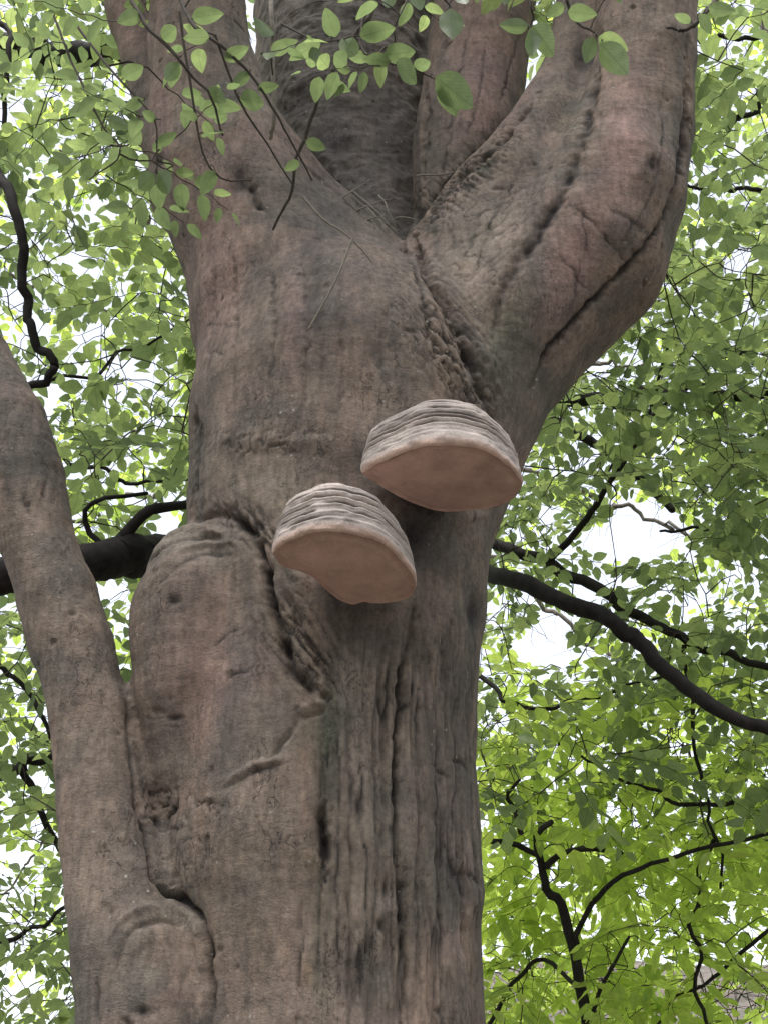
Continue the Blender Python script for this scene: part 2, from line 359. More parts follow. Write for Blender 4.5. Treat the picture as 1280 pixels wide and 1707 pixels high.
def build_sdf_mesh():
    segs = []
    for name, pts, k in PRIMS:
        segs.append((name, chain(pts), k))
    # roots below the picture
    t0 = segs[0][1][0]; s0 = segs[-1][1][0]
    segs.append(('trunk', np.array([[*t0[:3], t0[3]], [t0[0], D, 0.7, t0[3] * 1.06], [t0[0], D + .02, 0.0, t0[3] * 1.3], [t0[0], D + .02, -0.3, t0[3] * 1.5]]), 0.08))
    segs.append(('side_stem', np.array([[*s0[:3], s0[3]], [s0[0] + .03, D - .17, 0.8, s0[3] * 1.05], [s0[0] - .02, D - .2, -0.3, s0[3] * 1.5]]), 0.05))
    lo = np.array([-1.12, D - 0.78, -0.06]); hi = np.array([1.32, D + 1.05, 6.05])
    n = np.ceil((hi - lo) / H).astype(int)
    S = np.full(n, 0.35, np.float32); G = np.zeros(n, np.int8)
    names = ['trunk', 'limb_a', 'limb_b', 'limb_c', 'limb_d', 'burl', 'side_stem']
    ax = [lo[i] + np.arange(n[i]) * H for i in range(3)]
    for name, ch, k in segs:
        gi = names.index(name)
        # one distance field for the whole chain, evaluated in its bounding box
        pad = k + 0.03
        b0 = (ch[:, :3] - ch[:, 3:]).min(0) - pad; b1 = (ch[:, :3] + ch[:, 3:]).max(0) + pad
        Dm = {}
        i0 = np.clip(((b0 - lo) / H).astype(int), 0, n); i1 = np.clip(((b1 - lo) / H).astype(int) + 2, 0, n)
        if (i1 <= i0).any(): continue
        dch = np.full(i1 - i0, 0.35, np.float32)
        for a, b in zip(ch[:-1], ch[1:]):
            q0 = np.minimum(a[:3] - a[3], b[:3] - b[3]) - pad; q1 = np.maximum(a[:3] + a[3], b[:3] + b[3]) + pad
            j0 = np.clip(((q0 - lo) / H).astype(int), 0, n); j1 = np.clip(((q1 - lo) / H).astype(int) + 2, 0, n)
            if (j1 <= j0).any(): continue
            X = ax[0][j0[0]:j1[0]].astype(np.float32)[:, None, None]; Y = ax[1][j0[1]:j1[1]].astype(np.float32)[None, :, None]; Z = ax[2][j0[2]:j1[2]].astype(np.float32)[None, None, :]
            d = (b - a).astype(np.float32); L2 = float(d[:3] @ d[:3])
            t = ((X - a[0]) * d[0] + (Y - a[1]) * d[1] + (Z - a[2]) * d[2]) / np.float32(L2)
            np.clip(t, 0, 1, out=t)
            dd = np.sqrt((X - a[0] - t * d[0]) ** 2 + (Y - a[1] - t * d[1]) ** 2 + (Z - a[2] - t * d[2]) ** 2) - (np.float32(a[3]) + t * d[3])
            sl = tuple(slice(j0[q] - i0[q], j1[q] - i0[q]) for q in range(3))
            o = dch[sl]; kk = np.float32(0.008)     # joints inside a chain melt together a little
            h = np.maximum(kk - np.abs(o - dd), 0) / kk
            dch[sl] = np.minimum(o, dd) - h * h * kk * 0.25
        sl = tuple(slice(i0[q], i1[q]) for q in range(3))
        o = S[sl]; kk = np.float32(k)
        h = np.maximum(kk - np.abs(o - dch), 0) / kk
        G[sl] = np.where(dch < o, gi, G[sl])
        S[sl] = np.minimum(o, dch) - h * h * kk * 0.25
    S[:, :, -1] = 0.05; S[:, :, 0] = np.maximum(S[:, :, 0], 0.005)
    # surface nets
    neg = S < 0
    c = neg[:-1, :-1, :-1].astype(np.int8)
    cnt = np.zeros_like(c)
    for dx in (0, 1):
        for dy in (0, 1):
            for dz in (0, 1):
                cnt += neg[dx:n[0] - 1 + dx, dy:n[1] - 1 + dy, dz:n[2] - 1 + dz]
    idx = np.argwhere((cnt > 0) & (cnt < 8))
    vid = np.full(cnt.shape, -1, np.int32); vid[idx[:, 0], idx[:, 1], idx[:, 2]] = np.arange(len(idx))
    corners = np.array([(a, b, e) for a in (0, 1) for b in (0, 1) for e in (0, 1)])
    val = np.stack([S[idx[:, 0] + a, idx[:, 1] + b, idx[:, 2] + e] for a, b, e in corners], 1)
    acc = np.zeros((len(idx), 3)); num = np.zeros(len(idx))
    for p in range(8):
        for q in range(p + 1, 8):
            if np.abs(corners[p] - corners[q]).sum() != 1: continue
            m = (val[:, p] < 0) != (val[:, q] < 0)
            t = val[m, p] / (val[m, p] - val[m, q])
            acc[m] += corners[p] + t[:, None] * (corners[q] - corners[p]); num[m] += 1
    V = lo + (idx + acc / num[:, None]) * H
    g = G[idx[:, 0], idx[:, 1], idx[:, 2]]
    quads = []
    for axis in range(3):
        u, w = [(1, 2), (2, 0), (0, 1)][axis]
        s0 = [slice(None)] * 3; s1 = [slice(None)] * 3
        s0[axis] = slice(0, -1); s1[axis] = slice(1, None)
        e = np.argwhere(neg[tuple(s0)] != neg[tuple(s1)])
        e = e[(e[:, u] > 0) & (e[:, w] > 0) & (e[:, u] < n[u] - 1) & (e[:, w] < n[w] - 1)]
        def cell(du, dw):
            q = e.copy(); q[:, u] += du; q[:, w] += dw; return vid[q[:, 0], q[:, 1], q[:, 2]]
        Q = np.stack([cell(-1, -1), cell(0, -1), cell(0, 0), cell(-1, 0)], 1)
        inside = neg[e[:, 0], e[:, 1], e[:, 2]]
        Q[~inside] = Q[~inside][:, ::-1]
        quads.append(Q[(Q >= 0).all(1)])
    return V, np.vstack(quads), g, names

def vnormals(V, F):
    a = V[F[:, 2]] - V[F[:, 0]]; b = V[F[:, 3]] - V[F[:, 1]]
    fn = np.cross(a, b); out = np.zeros_like(V)
    for q in range(4):
        for ch in range(3): out[:, ch] += np.bincount(F[:, q], fn[:, ch], len(V))
    return out / (np.linalg.norm(out, axis=1)[:, None] + 1e-12)

def subdivide(V, F):
    """each quad into four, then relaxed so that the new points lie on a smooth surface"""
    n = len(V)
    e = np.stack([F, np.roll(F, -1, 1)], -1).reshape(-1, 2); e.sort(1)
    key = e[:, 0].astype(np.int64) * n + e[:, 1]
    uk, inv = np.unique(key, return_inverse=True); inv = inv.reshape(F.shape)
    mid = (V[uk // n] + V[uk % n]) / 2; cen = V[F].mean(1)
    W = np.vstack([V, mid, cen]); ne = len(uk); c = n + ne + np.arange(len(F))
    m = inv + n
    Q = np.stack([np.stack([F[:, q], m[:, q], c, m[:, q - 1]], 1) for q in range(4)], 1).reshape(-1, 4)
    deg = np.bincount(Q.ravel(), minlength=len(W)) * 2.0
    for it in range(3):
        A = np.zeros_like(W)
        for q in range(4):
            nb = W[Q[:, (q + 1) % 4]] + W[Q[:, q - 1]]
            for ch in range(3): A[:, ch] += np.bincount(Q[:, q], nb[:, ch], len(W))
        W = W + 0.55 * (A / deg[:, None] - W)
    return W, Q

# grooves (negative mm) and ridges (positive mm) of the bark, as lines over the front of the tree: points, half width, depth
LINES = [
    ([(688, 392), (705, 440), (725, 485), (760, 545), (785, 600), (805, 650), (818, 700)], 8, -24),
    ([(676, 400), (690, 450), (708, 500), (738, 560), (760, 620), (770, 690)], 10, 10),
    ([(700, 400), (735, 470), (775, 535), (805, 590), (828, 650)], 9, 9),
    ([(640, 372), (680, 425), (700, 480), (712, 540), (730, 600)], 6, -10),
    ([(690, 398), (722, 340), (765, 290), (830, 235), (880, 178)], 9, -26),
    ([(1000, 60), (988, 150), (970, 235), (940, 312), (900, 380), (860, 440), (836, 500), (822, 560)], 14, -15),
    ([(1150, 60), (1146, 180), (1133, 275), (1108, 360), (1070, 420), (1010, 480), (950, 545), (905, 600), (880, 650)], 7, -14),
    ([(322, 868), (370, 858), (408, 880), (436, 930), (452, 990), (470, 1050), (490, 1110), (520, 1150), (548, 1162)], 10, -26),
    ([(548, 1160), (538, 1186), (500, 1202), (480, 1236), (440, 1268)], 6, -7),
    ([(490, 1195), (520, 1172), (546, 1180), (535, 1205)], 6, 5),
    ([(372, 1314), (410, 1296), (440, 1281), (476, 1274)], 4, -6),
    ([(378, 1304), (412, 1286), (444, 1270), (476, 1266)], 6, 7),
    ([(215, 1175), (222, 1280), (235, 1340), (252, 1400), (258, 1455), (276, 1482), (306, 1502), (332, 1545), (346, 1600), (350, 1660), (350, 1740)], 6, -22),
    ([(262, 1470), (296, 1505), (322, 1550), (334, 1610), (336, 1700)], 9, 9),
    ([(543, 1338), (539, 1365), (544, 1398), (541, 1442)], 11, -34),
    ([(541, 1440), (546, 1478)], 4, -12),
    ([(548, 1240), (541, 1290), (542, 1340)], 4, -10),
    ([(692, 1000), (682, 1060), (668, 1120), (665, 1200), (662, 1300), (660, 1400), (668, 1480), (676, 1600), (672, 1720)], 6, -17),
    ([(650, 1090), (642, 1160), (640, 1280), (640, 1420), (648, 1560), (650, 1720)], 10, -8),
    ([(625, 1150), (610, 1300), (606, 1450), (600, 1720)], 9, 6),
    ([(580, 1200), (586, 1320), (584, 1450), (582, 1720)], 6, -8),
    ([(500, 1488), (502, 1560), (500, 1628), (508, 1664)], 4, -10),
    ([(498, 1690), (494, 1720)], 4, -8),
    ([(745, 1150), (748, 1235)], 4, -8), ([(752, 1020), (746, 1100), (742, 1160)], 6, -6),
    ([(770, 1440), (768, 1500), (774, 1590)], 5, -12), ([(716, 1270), (735, 1285), (752, 1300)], 4, -7),
    ([(715, 1000), (705, 1090), (712, 1220), (720, 1360), (716, 1500), (726, 1720)], 14, 7),
    ([(748, 1262), (770, 1268), (785, 1290)], 4, -9), ([(752, 1462), (775, 1456), (796, 1480)], 4, -10),
    ([(945, 335), (990, 370), (1020, 410), (1055, 445)], 3.5, -6), ([(965, 345), (976, 400), (972, 450)], 3.5, -4),
    ([(1000, 340), (1050, 365), (1090, 400)], 3.5, -4),
    ([(790, 20), (770, 90), (752, 200), (742, 260), (726, 330)], 4, -8), ([(875, 40), (846, 120), (836, 170)], 3.5, -6), ([(810, 60), (800, 150), (775, 240)], 3.5, -5),
    ([(745, 30), (738, 90)], 5, -9), ([(705, 120), (712, 200), (700, 300)], 5, -8),
    ([(329, 680), (327, 760), (319, 845)], 7, -12),
    ([(234, 945), (256, 905), (300, 880), (350, 884), (402, 912)], 7, 12), ([(240, 985), (285, 935), (335, 912), (390, 908)], 7, 10),
    ([(232, 960), (272, 915), (330, 896), (390, 898)], 4, -9), ([(246, 1000), (300, 945), (350, 925), (400, 930)], 4, -7),
    ([(195, 1640), (200, 1590), (228, 1550), (268, 1532), (300, 1545)], 6, -5), ([(215, 1660), (222, 1610), (250, 1575), (285, 1575), (308, 1610), (306, 1660)], 6, -1.5),
    ([(235, 1650), (248, 1610), (272, 1606), (286, 1632), (275, 1662)], 6, -1.5), ([(180, 1560), (215, 1522), (262, 1508)], 6, 6),
    ([(160, 1640), (158, 1690), (166, 1720)], 7, -8), ([(205, 1700), (225, 1720)], 6, -8),
    ([(480, 1000), (510, 1060), (545, 1110), (560, 1150)], 5, -8), ([(470, 960), (505, 1020), (548, 1080)], 5, 6), ([(500, 1100), (524, 1130), (540, 1150)], 5, 7),
    ([(430, 940), (452, 965), (470, 1010)], 6, 8),
    ([(410, 470), (425, 545), (420, 640)], 16, -5), ([(470, 380), (478, 470), (486, 560)], 18, 5), ([(530, 400), (528, 520), (540, 640)], 20, -7),
    ([(650, 500), (640, 580), (650, 660)], 10, -6), ([(600, 480), (604, 580), (596, 680)], 14, 5),
    ([(415, 300), (425, 330), (445, 350)], 10, -14),
    ([(35, 820), (45, 845), (52, 855)], 4, -8), ([(440, 300), (520, 330), (600, 380), (650, 420)], 14, 8), ([(470, 215), (540, 265), (610, 330), (670, 395)], 12, 10),
    ([(520, 270), (590, 330), (650, 400)], 4, -8), ([(480, 250), (560, 320), (640, 400)], 4, -7),
    ([(925, 415), (955, 450), (985, 490)], 3, -4), ([(968, 400), (965, 460), (955, 520)], 3, -3), ([(345, 1085), (380, 1060), (402, 1048)], 3, -3), ([(245, 1198), (278, 1194)], 3, -4), ([(280, 1211), (302, 1209)], 3, -4), ([(375, 1140), (400, 1122), (420, 1112)], 3, -4), ([(300, 1400), (345, 1402)], 3, -3), ([(265, 1385), (310, 1378)], 3, -4), ([(320, 1330), (350, 1338), (375, 1345)], 3.5, -6),
    ([(562, 1180), (566, 1300), (562, 1450), (566, 1600), (560, 1720)], 4, -8), ([(606, 1220), (602, 1360), (612, 1500), (606, 1720)], 4, -8), ([(632, 1120), (626, 1260), (630, 1420), (622, 1560), (628, 1720)], 4, -8),
    ([(700, 1040), (694, 1180), (700, 1330), (694, 1500), (704, 1720)], 4, -8), ([(728, 1090), (732, 1240), (724, 1400), (734, 1560), (730, 1720)], 4, -8), ([(758, 1120), (762, 1300), (752, 1420)], 4, -8), ([(540, 1200), (534, 1320), (536, 1500), (528, 1720)], 4, -7), ([(652, 1300), (654, 1500), (660, 1720)], 4, -7),
    ([(1110, 110), (1100, 250), (1070, 350), (1010, 440)], 4, -2), ([(880, 260), (820, 370), (780, 470)], 4, -2),
    ([(350, 400), (356, 520), (350, 640)], 5, -5), ([(385, 380), (394, 520), (390, 660)], 5, -5), ([(450, 400), (456, 540), (450, 680)], 5, -6), ([(505, 420), (512, 560), (506, 690)], 5, -6), ([(565, 450), (572, 580), (566, 700)], 5, -5),
    ([(612, 800), (660, 838), (735, 864), (810, 862)], 13, 9), ([(478, 950), (520, 976), (565, 1016), (640, 1018), (688, 1000)], 12, 8),
    ([(340, 540), (400, 545)], 3, -3), ([(345, 587), (380, 590)], 3, -3), ([(410, 702), (460, 698)], 3.5, -5),
]
BUMPS = [   # px, py, rx, ry, mm
    (786, 1490, 26, 40, 14), (795, 1025, 16, 34, -14), (290, 1000, 9, 8, -8), (262, 1186, 14, 5, -6), (292, 1196, 12, 5, -7), (386, 1117, 9, 6, 5),
    (432, 1172, 9, 8, 5), (1085, 275, 11, 11, -9), (1070, 280, 12, 14, 6), (638, 1545, 11, 12, -9), (600, 1345, 9, 22, -9), (585, 1335, 8, 28, 5),
    (1110, 50, 34, 22, 10), (975, 90, 20, 34, -14), (400, 300, 16, 26, -16), (440, 735, 60, 14, 6), (530, 740, 40, 14, 5), (716, 868, 20, 16, 16), (690, 900, 16, 40, -10),
    (270, 1080, 60, 60, 6), (380, 1200, 60, 60, 6), (250, 240, 20, 24, 10), (262, 270, 16, 12, -10), (770, 330, 30, 26, 8), (700, 360, 14, 20, -10),
    (150, 1260, 12, 9, 4), (175, 1400, 9, 7, 4), (205, 1390, 8, 5, 4), (180, 1500, 9, 8, 4), (240, 1690, 16, 10, -8), (325, 1560, 9, 26, 5),
]

def line_field(px, py, pts, w):
    """falloff around a wobbly line, thinner at its ends"""
    pts = catmull(pts, max(8, 6 * len(pts)))
    lo = pts.min(0) - 4 * w; hi = pts.max(0) + 4 * w
    m = np.nonzero((px > lo[0]) & (px < hi[0]) & (py > lo[1]) & (py < hi[1]))[0]
    if len(m) == 0: return m, None
    q = np.stack([px[m], py[m]], 1); best = np.full(len(m), 1e9); tt = np.zeros(len(m)); n = len(pts) - 1
    for k in range(n):
        a, b = pts[k], pts[k + 1]; d = b - a
        t = np.clip(((q - a) @ d) / (d @ d + 1e-9), 0, 1)
        r = np.hypot(q[:, 0] - a[0] - t * d[0], q[:, 1] - a[1] - t * d[1])
        u = r < best; best[u] = r[u]; tt[u] = (k + t[u]) / n
    taper = np.clip(np.minimum(tt, 1 - tt) * 5, 0.1, 1)
    return m, np.exp(-(best / (w * (0.45 + 0.55 * taper))) ** 2) * (0.3 + 0.7 * taper)

def blob(px, py, cx, cy, rx, ry, rot=0.0):
    dx = px - cx; dy = py - cy; c, s = math.cos(math.radians(rot)), math.sin(math.radians(rot))
    a = (dx * c + dy * s) / rx; b = (-dx * s + dy * c) / ry
    return np.exp(-(a * a + b * b))

def build_beech():
    V, F, g, names = build_sdf_mesh()
    nrm = vnormals(V, F)
    tocam = CAM - V; tocam /= np.linalg.norm(tocam, axis=1)[:, None]
    front = (nrm * tocam).sum(1) > -0.2
    fine_f = (front[F].any(1)) & (V[F][:, :, 2].max(1) > 1.72) & (V[F][:, :, 2].max(1) < 5.35)
    def take(F0):
        u, inv = np.unique(F0, return_inverse=True); return u, inv.reshape(F0.shape)
    u, Ff = take(F[fine_f]); Vf, Ff2 = subdivide(V[u], Ff)
    # group of a fine vertex: the subdivision keeps the old vertices first
    gf_face = np.repeat(g[F[fine_f][:, 0]].astype(int), 4)
    uc, Fc = take(F[~fine_f]); Vc = V[uc]; gc_face = g[F[~fine_f][:, 0]].astype(int)
    A = np.vstack([Vf, Vc]); FA = np.vstack([Ff2, Fc + len(Vf)]); gface = np.concatenate([gf_face, gc_face])
    gv = np.zeros(len(A), int)
    for q in range(4): gv[FA[:, q]] = gface
    nrm = np.vstack([vnormals(Vf, Ff2), nrm[uc]])
    px, py, w = to_px(A)
    tocam = CAM - A; tocam /= np.linalg.norm(tocam, axis=1)[:, None]
    face = sstep(-0.05, 0.3, (nrm * tocam).sum(1))
    # wobble
    ox = 5 * fbm(A * 22, 2, 31) + 2.5 * noise3(A * 70, 41); oy = 5 * fbm(A * 22, 2, 57) + 2.5 * noise3(A * 70, 43)
    qx, qy = px + ox, py + oy
    disp = np.zeros(len(A)); crack = np.zeros(len(A)); rag = 0.72 + 0.55 * fbm(A * 30, 2, 63)
    for pts, wd, dep in LINES:
        m, f = line_field(qx, qy, pts, wd * (0.72 if dep < 0 else 1))
        if f is None: continue
        if dep < 0:
            f = f * rag[m]; crack[m] = np.maximum(crack[m], f * min(1, -dep / 14) * face[m])
            m2, f2 = line_field(qx, qy, pts, wd * 2.6); disp[m2] += 0.22 * dep * 1e-3 * f2 * face[m2]
        if dep < 0 and wd <= 4: crack[m] = np.maximum(crack[m], 0.8 * f * face[m])
        disp[m] += (0.6 if dep < 0 and wd <= 4 else 1.35 if dep < 0 else 1.0) * dep * 1e-3 * f * face[m]
    for cx, cy, rx, ry, dep in BUMPS:
        f = blob(qx, qy, cx, cy, rx, ry) * face; disp += dep * 1e-3 * f
        if dep < -6: crack = np.maximum(crack, f * 0.8)
    # regions with their own bark
    woody = sstep(545, 600, qx) * sstep(960, 1120, qy) * (gv == 0)                    # long grain below the brackets
    woody = np.maximum(woody, 0.8 * blob(qx, qy, 540, 1500, 30, 300))
    scar = np.maximum.reduce([blob(qx, qy, 505, 1080, 55, 110, -28), blob(qx, qy, 420, 880, 80, 34, 24), blob(qx, qy, 760, 580, 55, 130, -24), blob(qx, qy, 770, 300, 110, 36, -42)])
    rough_patch = np.maximum.reduce([blob(qx, qy, 280, 1350, 42, 42), 0.7 * blob(qx, qy, 330, 1345, 60, 16), 0.7 * blob(qx, qy, 450, 738, 110, 24), 0.6 * blob(qx, qy, 280, 1450, 36, 30)])
    lobe = blob(qx, qy, 800, 400, 110, 130, 20)
    behind = (gv == 2)
    # big and middle swells
    disp += 0.010 * fbm(A * 4.0, 3, 3) + 0.0018 * fbm(A * 14, 3, 9)
    # long grain: fissures running up the stem
    gr = 1 - np.abs(fbm(A * np.array([26, 26, 2.6]), 3, 71)) * 2.2
    gr2 = 1 - np.abs(fbm(A * np.array([60, 60, 7.0]), 2, 77)) * 2.2
    fis = sstep(0.62, 1.0, gr); fis2 = sstep(0.6, 1.0, gr2)
    disp -= woody * (0.0052 * fis + 0.003 * fis2); crack = np.maximum(crack, woody * (0.6 * fis + 0.42 * fis2) * sstep(-0.5, 0.4, fbm(A * 6, 2, 65)))
    # scar tissue: ropy folds that run obliquely
    ob = np.stack([A[:, 0] * 62 + A[:, 2] * 44, A[:, 1] * 50, A[:, 2] * 7 - A[:, 0] * 6], 1)
    ro = 1 - np.abs(fbm(ob, 3, 81)) * 2.0
    disp -= scar * 0.0085 * sstep(0.5, 1.0, ro); crack = np.maximum(crack, scar * 0.95 * sstep(0.55, 1, ro))
    # cracked plates
    pl = 1 - np.abs(fbm(A * 38, 2, 91)) * 2.4
    disp -= rough_patch * 0.009 * sstep(0.6, 1, pl); crack = np.maximum(crack, rough_patch * 0.9 * sstep(0.6, 1, pl))
    # short diagonal cracks on the broad inner limb
    dg = np.stack([A[:, 0] * 30 - A[:, 2] * 30, A[:, 1] * 20, A[:, 2] * 9 + A[:, 0] * 9], 1)
    dc = (1 - np.abs(fbm(dg, 2, 95)) * 2.4)
    disp -= lobe * 0.0022 * sstep(0.66, 1, dc); crack = np.maximum(crack, lobe * 0.6 * sstep(0.66, 1, dc))
    # thin wrinkles across smooth bark, small dents
    smooth_zone = 1 - np.clip(woody + scar, 0, 1)
    disp += smooth_zone * 0.0010 * fbm(A * np.array([9, 9, 62]), 2, 99)
    fl = fbm(A * np.array([9, 9, 1.6]), 2, 103); disp += 0.004 * fl * (gv != 5)
    pit = sstep(0.86, 0.95, noise3(A * 30, 111)); disp -= 0.004 * pit; 
    behind_r = behind * 0.012 * fbm(A * 16, 3, 121); disp += behind_r
    A2 = A + nrm * disp[:, None]
    # ---- bark colours, with some shade painted in
    base = np.tile(np.array([0.200, 0.158, 0.132]), (len(A), 1))
    def tint(c, k):
        nonlocal base
        base = base * (1 - k[:, None]) + np.array(c) * k[:, None]
    n1 = fbm(A * 3.2, 3, 131); n2 = fbm(A * 7, 3, 137)
    tint((0.240, 0.180, 0.162), 0.75 * sstep(-0.05, 0.4, n1))                      # pinkish clean bark
    Aw = A + 0.05 * np.stack([fbm(A * 5, 3, 143), fbm(A * 5, 3, 145), 2 * fbm(A * 7, 3, 147)], 1)
    st = fbm(Aw * np.array([13, 13, 1.6]), 4, 139); st2 = fbm(Aw * np.array([34, 34, 3.0]), 3, 141)
    tint((0.255, 0.185, 0.150), 0.7 * sstep(0.05, 0.4, st)); tint((0.105, 0.092, 0.085), 0.65 * sstep(0.08, 0.42, -st)); tint((0.12, 0.105, 0.095), 0.45 * sstep(0.15, 0.5, st2))
    tint((0.130, 0.120, 0.106), 0.6 * sstep(0.0, 0.4, n2))                     # grey-green film
    pk = np.maximum.reduce([blob(qx, qy, 960, 420, 45, 130, 22), blob(qx, qy, 1040, 250, 40, 130, 8), 0.7 * blob(qx, qy, 360, 450, 45, 130), 0.7 * blob(qx, qy, 490, 540, 18, 90), 0.8 * blob(qx, qy, 800, 120, 70, 170), 0.9 * blob(qx, qy, 215, 30, 40, 60), 0.7 * blob(qx, qy, 265, 190, 20, 80), 0.5 * blob(qx, qy, 330, 1130, 70, 130)])
    tint((0.300, 0.200, 0.186), 0.85 * pk)
    pale = np.maximum.reduce([blob(qx, qy, 800, 400, 60, 90, 25), 0.8 * blob(qx, qy, 590, 1130, 36, 60), 0.6 * blob(qx, qy, 630, 1300, 60, 330), 0.7 * blob(qx, qy, 450, 810, 80, 40), 0.8 * blob(qx, qy, 420, 100, 20, 110, -12), blob(qx, qy, 620, 360, 40, 26, 38), 0.6 * blob(qx, qy, 300, 900, 70, 24)])
    tint((0.290, 0.250, 0.212), 0.8 * pale)
    green = np.maximum.reduce([blob(qx, qy, 850, 540, 36, 90, 25), blob(qx, qy, 548, 1250, 18, 140), 0.8 * blob(qx, qy, 535, 1600, 26, 140), 0.7 * blob(qx, qy, 800, 1500, 20, 200), 0.7 * blob(qx, qy, 820, 250, 60, 40, -40), 0.5 * blob(qx, qy, 500, 1070, 40, 90, -25), 0.6 * blob(qx, qy, 940, 200, 50, 40)])
    tint((0.085, 0.098, 0.070), 0.85 * green * (0.75 + 0.4 * n2))
    och = blob(qx, qy, 515, 1480, 16, 190) * sstep(-0.3, 0.4, n2); tint((0.235, 0.150, 0.070), 0.85 * och)
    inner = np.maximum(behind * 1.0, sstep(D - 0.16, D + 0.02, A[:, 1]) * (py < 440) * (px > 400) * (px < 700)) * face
    tint((0.098, 0.086, 0.084), 0.72 * inner)                                # recess shade and grime tinted into the bark inside the fork
    painted_shade = np.maximum.reduce([0.9 * blob(qx, qy, 560, 500, 90, 200), blob(qx, qy, 620, 1060, 90, 60), blob(qx, qy, 700, 900, 60, 90), 0.7 * blob(qx, qy, 640, 770, 120, 80), 0.6 * blob(qx, qy, 60, 730, 60, 40)]) * (gv != 5)
    tint((0.080, 0.071, 0.072), 0.85 * painted_shade * (0.8 + 0.4 * n1))  # fungi and fork shade painted into the bark; also a dark side-stem patch
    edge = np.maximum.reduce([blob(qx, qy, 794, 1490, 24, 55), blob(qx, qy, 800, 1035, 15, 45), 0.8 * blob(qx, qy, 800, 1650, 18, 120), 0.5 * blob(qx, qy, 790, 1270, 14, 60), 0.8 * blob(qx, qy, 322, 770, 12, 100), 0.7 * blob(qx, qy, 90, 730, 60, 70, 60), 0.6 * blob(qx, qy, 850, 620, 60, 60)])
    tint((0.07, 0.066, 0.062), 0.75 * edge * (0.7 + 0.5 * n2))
    moss = np.maximum.reduce([blob(qx, qy, 775, 300, 95, 22, -40), 0.9 * blob(qx, qy, 720, 370, 22, 30)]) * sstep(-0.15, 0.25, fbm(A * 45, 2, 151))
    tint((0.035, 0.045, 0.030), 0.85 * moss)
    tint((0.030, 0.026, 0.027), 0.93 * np.clip(crack * 1.25, 0, 1) ** 1.3)                       # dirt and dead bark in the cracks
    tint((0.07, 0.06, 0.055), 0.5 * pit)
    base *= (1 + 0.16 * fbm(A * 18, 3, 161))[:, None]
    base *= 0.85
    nn = vnormals(A2, FA)
    fissure = np.clip(woody + scar + 0.5 * lobe, 0, 1)
    root = thing('beech_tree', TREE_BASE, 'massive old beech with forked limbs carrying two shelf fungi', 'tree')
    pname = {'trunk': ('trunk', None), 'limb_a': ('limb', 'upright left limb with a small broken-off side fork'), 'limb_b': ('limb', 'grimy limb deep inside the fork, its shade tinted into the bark'),
             'limb_c': ('limb', 'pinkish limb rising from the middle of the fork'), 'limb_d': ('limb', 'broad twin-lobed limb sweeping outward beside the white gaps'),
             'burl': ('burl', 'smooth swollen lump with a wrinkled top'), 'side_stem': ('side_stem', 'slimmer stem fused to the trunk at its foot')}
    base_v = np.array(TREE_BASE)
    for k, nme in enumerate(names):
        fs = FA[gface == k]
        if len(fs) == 0: continue
        uu, inv = np.unique(fs, return_inverse=True); inv = inv.reshape(fs.shape)
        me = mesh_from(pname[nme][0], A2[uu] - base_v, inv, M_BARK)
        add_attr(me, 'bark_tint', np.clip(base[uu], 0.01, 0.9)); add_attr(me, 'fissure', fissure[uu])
        if len(me.vertices) == len(uu): me.normals_split_custom_set_from_vertices(nn[uu].tolist())
        o = link(pname[nme][0], me, root)
        if pname[nme][1]: o['label'] = pname[nme][1]
    print('TRUNK quads', len(FA))
    return root
BEECH = build_beech()

